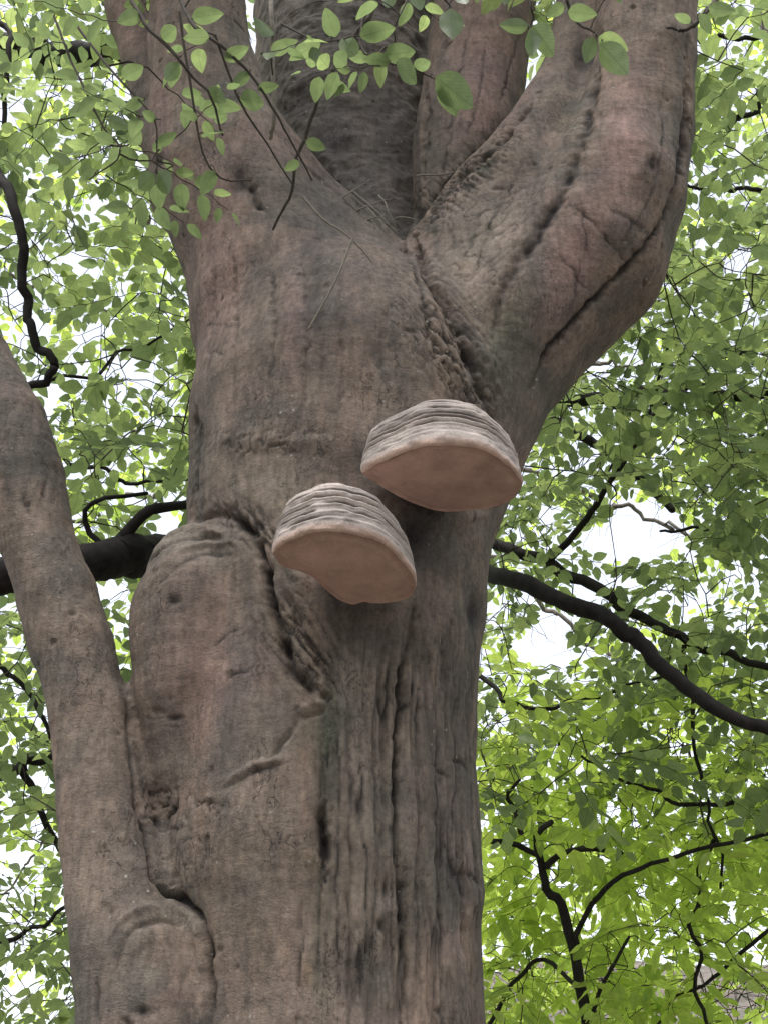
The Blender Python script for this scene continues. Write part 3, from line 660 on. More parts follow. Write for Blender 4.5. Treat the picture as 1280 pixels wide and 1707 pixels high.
# ------------------------------------------------------------------ shelf fungi
def build_fungus(front, back, z_back, y_back, slope, Hcap, grooves, label, seed, colours, behind=0.075):
    """pore surface laid out on a gently sloping plane, banded cap grown upward from its rim and back into the trunk"""
    poly = np.array(front + back, float)
    poly = catmull(np.vstack([poly, poly[:1]]), 261)[:-1]
    for _ in range(2): poly = 0.5 * poly + 0.25 * (np.roll(poly, 1, 0) + np.roll(poly, -1, 0))
    d = ray(poly[:, 0], poly[:, 1])
    # z = z_back + slope * (y_back - y)
    t = (z_back + slope * y_back - CAM[2] + slope * CAM[1]) / (d[:, 2] + slope * d[:, 1])
    P = CAM + d * t[:, None]
    c = P.mean(0); n = len(P)
    T = np.roll(P, -1, 0) - np.roll(P, 1, 0); nrm = np.stack([T[:, 1], -T[:, 0]], 1); nrm /= np.linalg.norm(nrm, axis=1)[:, None]
    if ((P[:, :2] - c[:2]) * nrm).sum() < 0: nrm = -nrm
    for _ in range(6): nrm = (nrm + np.roll(nrm, 1, 0) + np.roll(nrm, -1, 0)) / 3
    nrm /= np.linalg.norm(nrm, axis=1)[:, None]
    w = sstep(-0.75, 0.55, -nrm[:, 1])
    for _ in range(10): w = (w + np.roll(w, 1) + np.roll(w, -1)) / 3
    dome = np.clip(-nrm[:, 1], 0, 1) ** 0.8
    for _ in range(14): dome = (dome + np.roll(dome, 1) + np.roll(dome, -1)) / 3
    Hh = Hcap * (0.68 + 0.32 * dome)
    levels = np.concatenate([np.linspace(0, 0.16, 9)[:-1], np.linspace(0.16, 1.0, 70)])
    rings = []; cols = []; tone, dark, lip = [np.array(q) for q in colours]
    ang = np.linspace(0, 1, n, endpoint=False)
    circ = np.stack([np.cos(ang * 2 * math.pi), np.sin(ang * 2 * math.pi)], 1)
    for h in levels:
        wav = 0.012 * fbm(np.hstack([circ * 3.2, np.full((n, 1), 0.5 + 1.6 * h)]), 3, seed) * 1.5 + 0.008 * noise3(np.hstack([circ * 9, np.full((n, 1), h * 2)]), seed + 3)
        hh = h + wav * 1.6
        off = np.zeros(n); gd = np.zeros(n)
        for gpos, gw, gdep in grooves:
            f = np.exp(-((hh - gpos) / gw) ** 2) * np.clip(0.62 + 1.3 * fbm(np.hstack([circ * 2.5, np.full((n, 1), gpos * 13)]), 2, seed + 40), 0.12, 1.3); off -= 1.25 * gdep * f; gd = np.maximum(gd, f * min(1, gdep / 0.006))
            off += 0.35 * gdep * np.exp(-((hh - gpos + 2.2 * gw) / (1.3 * gw)) ** 2)      # the shelf below each groove stands proud
        off += 0.0034 * fbm(np.hstack([circ * 6, np.full((n, 1), h * 7)]), 3, seed + 5)
        lipf = math.sqrt(max(0, 1 - (1 - min(1, h / 0.09)) ** 2))                        # rounded lip at the rim
        inset = 0.006 * (1 - lipf) * w + 0.020 * max(0, h - .1) + 0.075 * max(0, h - 0.72) ** 2 / 0.0784 * 0.36
        xy = P[:, :2] + nrm * (off - inset)[:, None] * (0.25 + 0.75 * w)[:, None]
        xy[:, 1] += behind * h * (1 - w)
        rings.append(np.column_stack([xy, P[:, 2] + h * Hh]))
        band = 0.5 + 0.5 * fbm(np.hstack([circ * 1.2, np.full((n, 1), h * 9.0)]), 3, seed + 8)
        cc = tone * (0.60 + 0.85 * band)[:, None]
        k = 1 - sstep(0.02, 0.17, h + 0.6 * wav); k = np.broadcast_to(k, (n,))
        kk = k * (0.25 + 0.75 * w); cc = cc * (1 - kk[:, None]) + lip * kk[:, None]
        gk = np.clip(1.15 * gd, 0, 0.95)[:, None]; cc = cc * (1 - gk) + dark * gk
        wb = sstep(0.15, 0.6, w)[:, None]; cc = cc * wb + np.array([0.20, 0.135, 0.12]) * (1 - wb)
        cols.append(cc)
    # close over the top, rising into the trunk
    top = rings[-1]; tc = np.array([c[0], max(P[:, 1].max() + 0.13, D - 0.2), top[:, 2].max() + 0.07])
    for s in np.linspace(0.08, 1, 9):
        r = top * (1 - s) + tc * s; rings.append(r); cols.append(cols[-1])
    base = np.array([c[0], P[:, 1].max(), c[2]])
    root = thing('bracket_fungus', base, label, 'fungus', 'shelf fungi on the beech trunk')
    def part(name, r0, r1, mat, lab=None):
        R = np.array(rings[r0:r1 + 1]); K = len(R)
        i = np.arange(K - 1)[:, None] * n; j = np.arange(n)[None, :]; j2 = (j + 1) % n
        F = np.stack([i + j, i + j2, i + n + j2, i + n + j], -1).reshape(-1, 4)
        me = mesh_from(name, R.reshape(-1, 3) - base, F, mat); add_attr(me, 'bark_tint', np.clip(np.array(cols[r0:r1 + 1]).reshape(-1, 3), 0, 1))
        o = link(name, me, root)
        if lab: o['label'] = lab
        return o
    cuts = sorted({int(np.abs(levels - gpos).argmin()) for gpos, gw, gdep in grooves if gdep >= 0.004})
    cuts = [c_ for c_ in cuts if c_ > 14]
    cap = part('cap', cuts[-1], len(rings) - 1, M_CAP, 'grey-brown crust in wavy growth bands')
    for r0_, r1_ in zip([10] + cuts[:-1], cuts): part('growth_band', r0_, r1_, M_CAP).parent = cap
    part('margin', 0, 10, M_CAP, 'paler rounded growing edge')
    # underside: from the lip ring inwards, slightly hollow then swelling
    r0 = np.array(rings[0]); cc0 = r0.mean(0); uv = []; uc = []
    for s in np.linspace(0, 1, 26):
        q = r0 * (1 - s) + cc0 * s
        sag = 0.004 * math.sin(min(1, s * 7) * math.pi) - 0.010 * s * (2 - s)
        q = q.copy(); q[:, 2] += sag + 0.0022 * fbm(q * 16, 2, seed + 20)
        uv.append(q)
        nn = 0.5 + 0.5 * fbm(q * 9, 3, seed + 30)
        col = np.array([0.49, 0.335, 0.295]) * (0.82 + 0.36 * nn)[:, None]
        k = 1 - float(sstep(0.0, 0.05, s)); kw = (k * (0.1 + 0.9 * w))[:, None]; col = col * (1 - kw) + lip * kw * 0.95
        uc.append(col)
    R = np.array(uv); K = len(R); i = np.arange(K - 1)[:, None] * n; j = np.arange(n)[None, :]; j2 = (j + 1) % n
    F = np.stack([i + j, i + n + j, i + n + j2, i + j2], -1).reshape(-1, 4)
    me = mesh_from('pore_surface', R.reshape(-1, 3) - base, F, M_PORE); add_attr(me, 'bark_tint', np.clip(np.array(uc).reshape(-1, 3), 0, 1))
    link('pore_surface', me, root, label='smooth flat brown underside')

CAPC = ((0.37, 0.32, 0.305), (0.055, 0.046, 0.048), (0.46, 0.320, 0.27))
build_fungus([(600, 788), (622, 774), (655, 760), (692, 745), (735, 740), (790, 744), (822, 755), (848, 774), (866, 792)],
             [(871, 806), (862, 823), (846, 837), (820, 846), (785, 850), (740, 853), (702, 844), (665, 828), (628, 807)],
             2.897, 2.30, 0.10, 0.137,
             [(0.27, 0.022, 0.0035), (0.41, 0.016, 0.004), (0.52, 0.020, 0.0095), (0.60, 0.016, 0.005), (0.72, 0.02, 0.005), (0.86, 0.02, 0.004), (0.95, 0.018, 0.004)],
             'wider shelf fungus, higher of the two, overhanging the trunk edge', 201, CAPC)
build_fungus([(453, 922), (464, 908), (490, 896), (522, 886), (560, 884), (596, 890), (640, 904), (670, 930), (687, 952), (693, 968)],
             [(692, 984), (680, 997), (652, 1004), (622, 1006), (606, 1004), (588, 1009), (564, 1000), (540, 980), (520, 961), (495, 950), (470, 943)],
             2.652, 2.19, 0.16, 0.128,
             [(0.25, 0.02, 0.004), (0.37, 0.018, 0.006), (0.50, 0.02, 0.006), (0.62, 0.018, 0.0095), (0.74, 0.02, 0.006), (0.86, 0.016, 0.007), (0.95, 0.016, 0.004)],
             'smaller shelf fungus with a lobed brown underside, lower of the two', 301, CAPC)

# ------------------------------------------------------------------ leaves and twigs
def leaf_geo(aspect=0.62, fold=0.16, curl=0.10, tip=1.0, segs=6, wave=0.0, seed=0, COLS=(-1, 0, 1)):
    """unit-length ovate blade from the stalk (origin) along +Y; returns V, quads, uv"""
    nc = len(COLS); V = []; UV = []
    for i in range(segs + 1):
        v = i / segs
        wd = aspect * 0.5 * (math.sin(math.pi * min(1, v ** 0.80)) ** 0.72) * (1 - 0.18 * v * tip) if 0 < v < 1 else 0.004
        z = -curl * v * v
        for sx in COLS:
            V.append((wd * sx, v, z + fold * wd * abs(sx) + wave * math.sin(v * 15 + sx * 2 + seed) * wd * abs(sx)))
            UV.append((sx * wd / (aspect * 0.5), v))
    F = []
    for i in range(segs):
        for j in range(nc - 1):
            a = i * nc + j; F.append((a, a + 1, a + nc + 1, a + nc))
    return np.array(V), np.array(F), np.array(UV)

class Foliage:
    """leaf placements (matrix, tint) and twig tubes of one tree"""
    def __init__(self): self.M = []; self.tint = []; self.tw = Bag(); self.nodes = []
    def leaf(self, pos, y_dir, nrm, length, tint):
        y = y_dir / np.linalg.norm(y_dir); x = np.cross(y, nrm); x /= np.linalg.norm(x) + 1e-9; z = np.cross(x, y)
        M = np.eye(4); M[:3, 0] = x * length; M[:3, 1] = y * length; M[:3, 2] = z * length; M[:3, 3] = pos
        self.M.append(M); self.tint.append(tint)

GEOS = [leaf_geo(0.70, 0.18, 0.10, 1, 4, 0.06, 1), leaf_geo(0.64, 0.28, 0.20, 1, 4, 0.07, 2), leaf_geo(0.76, 0.10, 0.05, 1, 4, 0.07, 3), leaf_geo(0.68, 0.34, -0.08, 1, 4, 0.08, 4)]
LONG = [leaf_geo(0.36, 0.22, 0.22, 0.6, 5, 0.05, 5), leaf_geo(0.40, 0.16, 0.12, 0.6, 5, 0.05, 6), leaf_geo(0.33, 0.28, 0.30, 0.6, 5, 0.05, 7), leaf_geo(0.42, 0.12, 0.04, 0.6, 5, 0.05, 8)]

def leaf_mesh(name, geo, tint, mat):
    V, F, UV = geo; me = mesh_from(name, V, F, mat)
    add_attr(me, 'tint', np.full(len(V), tint))
    uvl = me.uv_layers.new(name='UVMap'); li = np.empty(len(me.loops), np.int32); me.loops.foreach_get('vertex_index', li)
    uvl.data.foreach_set('uv', UV[li].astype(np.float32).ravel()); return me

def emit_leaves(fol, root, mat, geos, n_obj=300, prefer=None, name='leaf'):
    """the leaves that show largest become objects, all others one mass"""
    M = np.array(fol.M); t = np.array(fol.tint); n = len(M); base = np.array(root.location)
    ln = np.linalg.norm(M[:, :3, 1], axis=1); cen = M[:, :3, 3] + M[:, :3, 1] * 0.5
    x, y, w = to_px(cen)
    size = FPX * ln / w * np.abs(np.einsum('ij,ij->i', M[:, :3, 2] / ln[:, None], (CAM - cen) / np.linalg.norm(CAM - cen, axis=1)[:, None])) ** 0.5
    vis = (x > 5) & (x < 1275) & (y > 5) & (y < 1702)
    if prefer is not None: vis &= prefer(x, y)
    score = np.where(vis, size, -1); order = np.argsort(-score); pick = order[:n_obj]; pick = pick[score[pick] > 0]
    levels = [0.1, 0.3, 0.5, 0.7, 0.9]
    meshes = [[leaf_mesh('leaf', g, l, mat) for l in levels] for g in geos]
    gsel = rng.integers(0, len(geos), n)
    for k in pick:
        o = bpy.data.objects.new(name, meshes[gsel[k]][int(np.argmin(np.abs(np.array(levels) - t[k])))])
        COL.objects.link(o); o.parent = root
        Q = M[k].copy(); Q[:3, 3] -= base; o.matrix_local = Matrix(Q.tolist())
    rest = np.setdiff1d(np.arange(n), pick)
    if len(rest) == 0: return
    Vs, Fs, Us, Ts = [], [], [], []; off = 0
    for gi, (V, F, UV) in enumerate(geos):
        r = rest[gsel[rest] == gi]
        if len(r) == 0: continue
        W = np.einsum('nij,vj->nvi', M[r][:, :3, :3], V) + M[r][:, None, :3, 3] - base
        m = len(V)
        Vs.append(W.reshape(-1, 3)); Fs.append((F[None] + (np.arange(len(r)) * m)[:, None, None]).reshape(-1, 4) + off); off += len(r) * m
        Us.append(np.tile(UV, (len(r), 1))); Ts.append(np.repeat(t[r], m))
    V = np.vstack(Vs); F = np.vstack(Fs); U = np.vstack(Us); T = np.concatenate(Ts)
    me = mesh_from('leaf_mass', V, F, mat); add_attr(me, 'tint', T)
    uvl = me.uv_layers.new(name='UVMap'); li = np.empty(len(me.loops), np.int32); me.loops.foreach_get('vertex_index', li)
    uvl.data.foreach_set('uv', U[li].astype(np.float32).ravel())
    link('leaf_mass', me, root, kind='stuff')

def wiggle(pts, n, amp, seed, keep_ends=True):
    """a natural, slightly kinked line through the points"""
    p = catmull(pts, n); r = np.random.default_rng(int(seed) + 17)
    k = max(3, int(n * 0.33) + 2); c = r.uniform(-1, 1, (k, 3)); u = np.linspace(0, k - 1, n)
    i = np.minimum(u.astype(int), k - 2); f = (u - i)[:, None]; f = f * f * (3 - 2 * f)
    q = c[i] * (1 - f) + c[i + 1] * f + 0.18 * r.uniform(-1, 1, (n, 3))
    return p + amp * q * (np.sin(np.linspace(0, math.pi, n)) ** 0.5 if keep_ends else np.ones(n))[:, None]

def spray(fol, base, direction, nrm, length, n_leaves, leaf_len, tint0, seed, zig=0.006, mul=1.0, respect=False):
    """one flat leafy twig: alternate leaves along a zig-zag axis"""
    r = np.random.default_rng(seed); n = n_leaves
    d = direction / np.linalg.norm(direction); nrm = nrm - d * (nrm @ d); nrm /= np.linalg.norm(nrm) + 1e-9; side = np.cross(d, nrm)
    sg = np.where(np.arange(n) % 2, 1.0, -1.0)[:, None]
    dd = d + np.cumsum(0.10 * r.normal(size=(n, 3)) + np.array([0, 0, -0.045]), 0); dd /= np.linalg.norm(dd, axis=1)[:, None]
    pts = base + np.cumsum(dd * length / n + side * sg * zig, 0)
    a = np.radians(r.uniform(38, 66, n)); a[-1] = math.radians(r.uniform(0, 15)); a = a[:, None]
    ld = dd * np.cos(a) + side * sg * np.sin(a) + 0.16 * r.normal(size=(n, 3)) + np.array([0, 0, -0.10]); ld /= np.linalg.norm(ld, axis=1)[:, None]
    ln = leaf_len * r.uniform(0.66, 1.15, n) * (0.75 + 0.25 * np.sin(math.pi * np.minimum(1, (np.arange(n) + 1) / n)))
    z = nrm + 0.34 * r.normal(size=(n, 3)); x = np.cross(ld, z); x /= np.linalg.norm(x, axis=1)[:, None] + 1e-9; z = np.cross(x, ld)
    M = np.zeros((n, 4, 4)); M[:, 3, 3] = 1; L = ln[:, None]
    M[:, :3, 0] = x * L; M[:, :3, 1] = ld * L; M[:, :3, 2] = z * L; M[:, :3, 3] = pts + ld * 0.008
    t = np.clip(tint0 + 0.17 * r.normal(size=n), 0.02, 0.98)
    keep = np.ones(n, bool); keep[0] = n <= 5
    if respect:
        cx, cy, _ = to_px(pts + ld * L * 0.5); keep &= ~in_hole(cx, cy)
    fol.M.extend(M[keep]); fol.tint.extend(t[keep])
    V, F = tube(np.vstack([base, pts]), np.linspace(0.0017, 0.0008, n + 1) * mul, 3, False); fol.tw.add(V, F)

def grow(fol, starts, targets, sprayer, rmax=0.006):
    """connect each spray to the nearest wood already there, near ones first"""
    nodes = np.array(starts); left = list(range(len(targets))); T = np.array(targets)
    dist = np.full(len(T), 1e9); near = np.zeros(len(T), int)
    for i0 in range(0, len(nodes), 400):
        dd = np.linalg.norm(T[:, None] - nodes[None, i0:i0 + 400], axis=2); m = dd.argmin(1); v = dd[np.arange(len(T)), m]
        u = v < dist; dist[u] = v[u]; near[u] = m[u] + i0
    nodes = list(nodes); alive = np.ones(len(T), bool)
    while alive.any():
        k = int(np.where(alive, dist, 1e9).argmin()); alive[k] = False
        a = nodes[near[k]]; b = T[k]; L = np.linalg.norm(b - a)
        if L > 0.03:
            mid = (a + b) / 2 + np.array([0, 0, 0.10 * L]) + 0.10 * L * rng.normal(size=3)
            n = max(4, int(L / 0.07)); p = wiggle([a, mid, b], n, 0.045 * L + 0.006, k % 997)
            r0 = min(rmax, 0.0022 + 0.0045 * L)
            V, F = tube(p, np.linspace(r0, 0.0017, n), 3, False); fol.tw.add(V, F)
            new = p[1:]
        else: new = b[None]
        j0 = len(nodes); nodes.extend(new)
        dd = np.linalg.norm(T[:, None] - np.array(new)[None], axis=2); m = dd.argmin(1); v = dd[np.arange(len(T)), m]
        u = v < dist; dist[u] = v[u]; near[u] = m[u] + j0
        d = (b - a); sprayer(k, b, d / (np.linalg.norm(d) + 1e-6))

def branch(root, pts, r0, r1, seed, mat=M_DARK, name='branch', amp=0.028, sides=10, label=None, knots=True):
    """pts in (px, py, depth); returns the world points along it"""
    P = at_depth(*[np.array([p[q] for p in pts], float) for q in range(3)])
    L = np.linalg.norm(np.diff(P, axis=0), axis=1).sum(); n = max(8, int(L / 0.04))
    p = wiggle(P, n, amp, seed)
    rad = np.linspace(r0, r1, n)
    if knots: rad = rad * (1 + 0.08 * fbm(np.column_stack([np.linspace(0, L * 7, n), np.full(n, seed * 1.3), np.zeros(n)]), 3, seed))
    V, F = tube(p, rad, sides)
    V = V + 0.12 * rad.mean() * np.stack([fbm(V * 25, 2, seed + q) for q in range(3)], 1)
    o = link(name, mesh_from(name, V - np.array(root.location), F, mat), root)
    if label: o['label'] = label
    return p

def upright(root, pts, radii, mat, name='trunk', seed=0, sides=14):
    P = np.array(pts, float); n = 60; p = wiggle(P, n, 0.03, seed); rad = np.interp(np.linspace(0, 1, n), np.linspace(0, 1, len(radii)), radii)
    V, F = tube(p, rad, sides); V += 0.10 * rad.mean() * np.stack([fbm(V * 9, 3, seed + q) for q in range(3)], 1)
    link(name, mesh_from(name, V - np.array(root.location), F, mat), root); return p

HOLES = [(1075, 885, 70, 52), (1005, 900, 40, 26), (905, 1078, 50, 34), (930, 1035, 36, 20), (1000, 605, 26, 16), (190, 985, 34, 20), (1230, 440, 26, 22), (240, 640, 18, 14), (1010, 970, 40, 14)]
HO = np.array(HOLES, float)
def in_hole(x, y, grow_=1.0):
    x = np.atleast_1d(x)[:, None]; y = np.atleast_1d(y)[:, None]
    return ((((x - HO[:, 0]) / (HO[:, 2] * grow_)) ** 2 + ((y - HO[:, 1]) / (HO[:, 3] * grow_)) ** 2) < 1).any(1)

# outline of the old beech in the picture, to choose which far leaves can be seen at all
OUT_Y = [0, 200, 300, 400, 500, 600, 700, 800, 870, 920, 1000, 1100, 1200, 1300, 1450, 1707]
OUT_L = [250, 250, 255, 293, 312, 322, 322, 318, 260, 5, 35, 65, 85, 100, 115, 130]
OUT_R = [1160, 1150, 1135, 1110, 1075, 1000, 905, 850, 826, 818, 805, 797, 790, 783, 800, 808]
def beside(x, y):
    l = np.interp(y, OUT_Y, OUT_L); r = np.interp(y, OUT_Y, OUT_R); return (x < l - 6) | (x > r + 6)

def canopy(root, fol, starts, count, region, depth, leaf_len, tint0, spread=0.2, seed=1, per=(8, 13), cam_face=0.75, rmax=0.006, dpow=1.0, respect=True):
    """sprays through a block of air: region in picture units, depth range in metres"""
    r = np.random.default_rng(seed); T = []; P = []
    x0, x1, y0, y1 = region
    while len(T) < count:
        x, y = r.uniform(x0, x1), r.uniform(y0, y1); t = depth[0] + (depth[1] - depth[0]) * r.uniform() ** dpow
        if respect and in_hole(x, y, 1.1)[0]: continue
        if 420 < x < 760 and -20 < y < 1730 and r.uniform() < 0.75: continue          # little grows straight behind the stem
        q = at_depth(np.array(x), np.array(y), np.array(t))
        if q[2] < 0.4 + float(hill_z(q[0], q[1])): continue
        T.append(q); P.append((x, y))
    T = np.array(T)
    def sp(k, b, d):
        rr = np.random.default_rng(seed * 7919 + k)
        az = rr.uniform(0, 2 * math.pi); dirn = np.array([math.cos(az), math.sin(az) * 0.8, rr.uniform(-0.55, 0.12)]) + 0.5 * d
        tc = CAM - b; tc /= np.linalg.norm(tc)
        nrm = np.array([0, 0, 1.0]) - cam_face * rr.uniform(0.1, 1.3) * tc + 0.30 * rr.normal(size=3)
        n = int(rr.integers(per[0], per[1] + 1)); ln = leaf_len * rr.uniform(0.85, 1.15)
        spray(fol, b, dirn, nrm, n * ln * 0.36, n, ln, float(np.clip(tint0 + spread * rr.normal(), 0.05, 0.95)), seed * 104729 + k, respect=respect)
    grow(fol, starts, T, sp, rmax)

def finish(root, fol, mat, geos, n_obj=300, prefer=beside):
    V, F = fol.tw.get()
    link('twig_tangle', mesh_from('twig_tangle', V - np.array(root.location), F, M_TWIG), root, kind='stuff')
    emit_leaves(fol, root, mat, geos, n_obj, prefer)
    print(root.name, 'leaves', len(fol.M))

# --- beech standing straight behind the old one, its limbs reaching out on both sides
t1 = thing('young_beech', (-0.05, 5.6, float(hill_z(-0.05, 5.6)) - 0.1), 'young beech half hidden behind the old trunk, dark limbs reaching out both sides', 'tree')
f1 = Foliage(); S1 = []
ax1 = upright(t1, [(-0.05, 5.6, -0.1), (-0.02, 5.6, 2.5), (0.05, 5.65, 5.0), (0.02, 5.7, 8.5)], [0.16, 0.13, 0.10, 0.05], M_DARK, seed=3)
S1 += list(ax1[20:])
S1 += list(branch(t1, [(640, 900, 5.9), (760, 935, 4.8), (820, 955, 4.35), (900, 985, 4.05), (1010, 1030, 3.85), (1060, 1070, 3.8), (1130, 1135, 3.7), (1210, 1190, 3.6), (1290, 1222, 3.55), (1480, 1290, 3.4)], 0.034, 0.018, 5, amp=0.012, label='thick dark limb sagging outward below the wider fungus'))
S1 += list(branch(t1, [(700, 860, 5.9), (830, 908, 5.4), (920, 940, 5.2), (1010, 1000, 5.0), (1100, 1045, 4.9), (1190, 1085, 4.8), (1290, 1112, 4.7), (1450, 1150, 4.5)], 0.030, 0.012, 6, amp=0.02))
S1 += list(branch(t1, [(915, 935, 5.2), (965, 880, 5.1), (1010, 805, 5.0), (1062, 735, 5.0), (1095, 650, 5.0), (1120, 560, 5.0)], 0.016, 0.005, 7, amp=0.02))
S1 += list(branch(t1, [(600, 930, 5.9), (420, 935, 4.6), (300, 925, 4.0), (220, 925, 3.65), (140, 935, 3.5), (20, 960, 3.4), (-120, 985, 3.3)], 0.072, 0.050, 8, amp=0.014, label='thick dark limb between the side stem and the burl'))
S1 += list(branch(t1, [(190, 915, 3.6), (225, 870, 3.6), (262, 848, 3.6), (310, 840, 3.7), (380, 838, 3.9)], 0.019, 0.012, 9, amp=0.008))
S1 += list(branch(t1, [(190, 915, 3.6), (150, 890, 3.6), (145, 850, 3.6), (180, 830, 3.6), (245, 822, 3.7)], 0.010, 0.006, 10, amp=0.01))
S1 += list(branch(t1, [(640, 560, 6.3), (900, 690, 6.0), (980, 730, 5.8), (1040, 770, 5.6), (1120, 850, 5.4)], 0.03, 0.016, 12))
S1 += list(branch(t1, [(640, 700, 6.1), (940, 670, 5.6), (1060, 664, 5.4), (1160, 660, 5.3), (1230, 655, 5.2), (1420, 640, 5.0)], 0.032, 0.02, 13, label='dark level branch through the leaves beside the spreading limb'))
S1 += list(branch(t1, [(660, 1000, 5.6), (800, 1130, 5.2), (880, 1180, 5.0), (990, 1160, 4.9), (1130, 1120, 4.8)], 0.012, 0.005, 14))
S1 += list(branch(t1, [(1140, 1075, 4.85), (1148, 1160, 4.8), (1160, 1260, 4.75), (1190, 1380, 4.7), (1200, 1480, 4.7)], 0.010, 0.005, 15))
canopy(t1, f1, S1, 680, (780, 1530, 380, 1330), (4.15, 6.7), 0.076, 0.34, seed=21)
finish(t1, f1, M_LEAF, GEOS)

# --- tree out of frame on the side of the side stem
t2 = thing('neighbour_beech', (-2.7, 5.2, float(hill_z(-2.7, 5.2)) - 0.1), 'neighbouring beech filling the side behind the side stem, with a snaking dark branch', 'tree')
f2 = Foliage(); S2 = []
ax2 = upright(t2, [(-2.7, 5.2, -0.1), (-2.75, 5.2, 3.0), (-2.65, 5.25, 6.0), (-2.5, 5.2, 9.0)], [0.19, 0.16, 0.13, 0.06], M_GREYBARK, seed=23)
S2 += list(ax2[15:])
S2 += list(branch(t2, [(-420, 120, 5.4), (-160, 190, 4.4), (-30, 260, 3.8), (14, 330, 3.6), (36, 420, 3.55), (42, 500, 3.55), (52, 555, 3.55), (86, 598, 3.55), (80, 634, 3.55), (44, 648, 3.55), (30, 690, 3.55)], 0.017, 0.011, 24, amp=0.012, label='snaking dark branch hanging beside the side stem'))
S2 += list(branch(t2, [(40, 650, 4.5), (140, 625, 4.6), (215, 585, 4.7), (280, 550, 4.8), (340, 520, 4.9)], 0.007, 0.004, 25))
S2 += list(branch(t2, [(-400, 60, 6.0), (-100, 72, 5.8), (40, 80, 5.7), (150, 88, 5.6), (260, 92, 5.6), (420, 110, 5.6)], 0.062, 0.05, 26, M_DARK, label='thick grey-brown branch beside the upright left limb'))
S2 += list(branch(t2, [(-300, 1250, 5.2), (-60, 1295, 4.8), (20, 1285, 4.7), (90, 1268, 4.7), (200, 1250, 4.8)], 0.03, 0.018, 27))
S2 += list(branch(t2, [(35, 1282, 4.7), (62, 1350, 4.7), (100, 1440, 4.7), (130, 1530, 4.7), (150, 1620, 4.7)], 0.014, 0.010, 28))
S2 += list(branch(t2, [(-200, 1560, 5.0), (-20, 1570, 4.9), (60, 1545, 4.9), (120, 1500, 4.9), (200, 1440, 4.9)], 0.012, 0.006, 29))
S2 += list(branch(t2, [(-120, 1000, 4.6), (0, 1105, 4.6), (50, 1160, 4.6), (85, 1230, 4.6)], 0.012, 0.008, 30))
S2 += list(branch(t2, [(-60, 20, 5.0), (20, 60, 4.9), (10, 160, 4.8), (8, 280, 4.8)], 0.014, 0.008, 31))
S2 += list(branch(t2, [(-250, 700, 5.6), (60, 760, 5.5), (250, 800, 5.6), (420, 780, 5.7)], 0.014, 0.006, 32))
canopy(t2, f2, S2, 980, (-260, 430, -240, 1900), (3.75, 6.4), 0.075, 0.34, seed=41)
finish(t2, f2, M_LEAF, GEOS)

# --- tree out of frame on the other side
t3 = thing('leaning_beech', (3.3, 6.6, float(hill_z(3.3, 6.6)) - 0.1), 'beech whose leafy branches hang beside the spreading limb, white gaps showing through', 'tree')
f3 = Foliage(); S3 = []
ax3 = upright(t3, [(3.3, 6.6, -0.1), (3.2, 6.5, 3.0), (3.05, 6.4, 6.5), (2.9, 6.3, 10.0)], [0.17, 0.15, 0.11, 0.05], M_GREYBARK, seed=43)
S3 += list(ax3[15:])
S3 += list(branch(t3, [(1600, 120, 5.8), (1330, 150, 5.2), (1240, 190, 5.0), (1180, 210, 4.9), (1120, 235, 4.9)], 0.016, 0.006, 44))
S3 += list(branch(t3, [(1560, 330, 6.0), (1350, 300, 5.6), (1230, 320, 5.4), (1130, 300, 5.2)], 0.016, 0.006, 45))
S3 += list(branch(t3, [(1500, 520, 6.0), (1300, 560, 5.6), (1180, 620, 5.4), (1080, 700, 5.3), (1000, 800, 5.3)], 0.016, 0.007, 46))
S3 += list(branch(t3, [(1500, 760, 5.8), (1300, 870, 5.5), (1200, 880, 5.4), (1100, 885, 5.4)], 0.016, 0.006, 47))
S3 += list(branch(t3, [(1560, -60, 6.0), (1330, 40, 5.6), (1220, 70, 5.4), (1120, 30, 5.3), (1060, -60, 5.3)], 0.014, 0.006, 48))
canopy(t3, f3, S3, 480, (880, 1530, -240, 900), (3.9, 6.8), 0.076, 0.34, seed=51)
finish(t3, f3, M_LEAF, GEOS)

# --- sapling with long yellow-green leaves
t4 = thing('sapling', (1.02, 5.15, float(hill_z(1.02, 5.15)) - 0.05), 'sapling with forked dark stem and long yellow-green leaves low beside the trunk', 'sapling')
f4 = Foliage(); S4 = []
p975 = at_depth(np.array(985.), np.array(1760.), np.array(4.6))
V4, F4 = tube(wiggle([np.array([p975[0] + 0.05, p975[1] + .1, 0.0]), np.array([p975[0] + .03, p975[1] + 0.05, 0.9]), p975], 30, 0.01, 60), np.linspace(0.032, 0.024, 30), 10)
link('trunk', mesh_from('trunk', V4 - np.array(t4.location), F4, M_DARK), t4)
S4 += list(branch(t4, [(985, 1760, 4.6), (972, 1690, 4.6), (962, 1610, 4.6), (942, 1540, 4.6), (922, 1490, 4.6), (908, 1455, 4.6), (896, 1395, 4.6), (918, 1370, 4.65)], 0.024, 0.011, 61, amp=0.02, label='dark leader stem bending back near its top'))
S4 += list(branch(t4, [(958, 1580, 4.6), (965, 1545, 4.6), (992, 1500, 4.55), (1060, 1458, 4.5), (1130, 1430, 4.45), (1240, 1405, 4.4), (1380, 1370, 4.4)], 0.012, 0.006, 62, amp=0.016))
S4 += list(branch(t4, [(908, 1445, 4.6), (935, 1422, 4.6), (985, 1415, 4.6), (1035, 1422, 4.6)], 0.013, 0.009, 63, amp=0.004))
S4 += list(branch(t4, [(760, 1405, 4.7), (800, 1402, 4.7), (850, 1405, 4.7), (885, 1420, 4.68), (900, 1430, 4.65)], 0.012, 0.010, 64, amp=0.004))
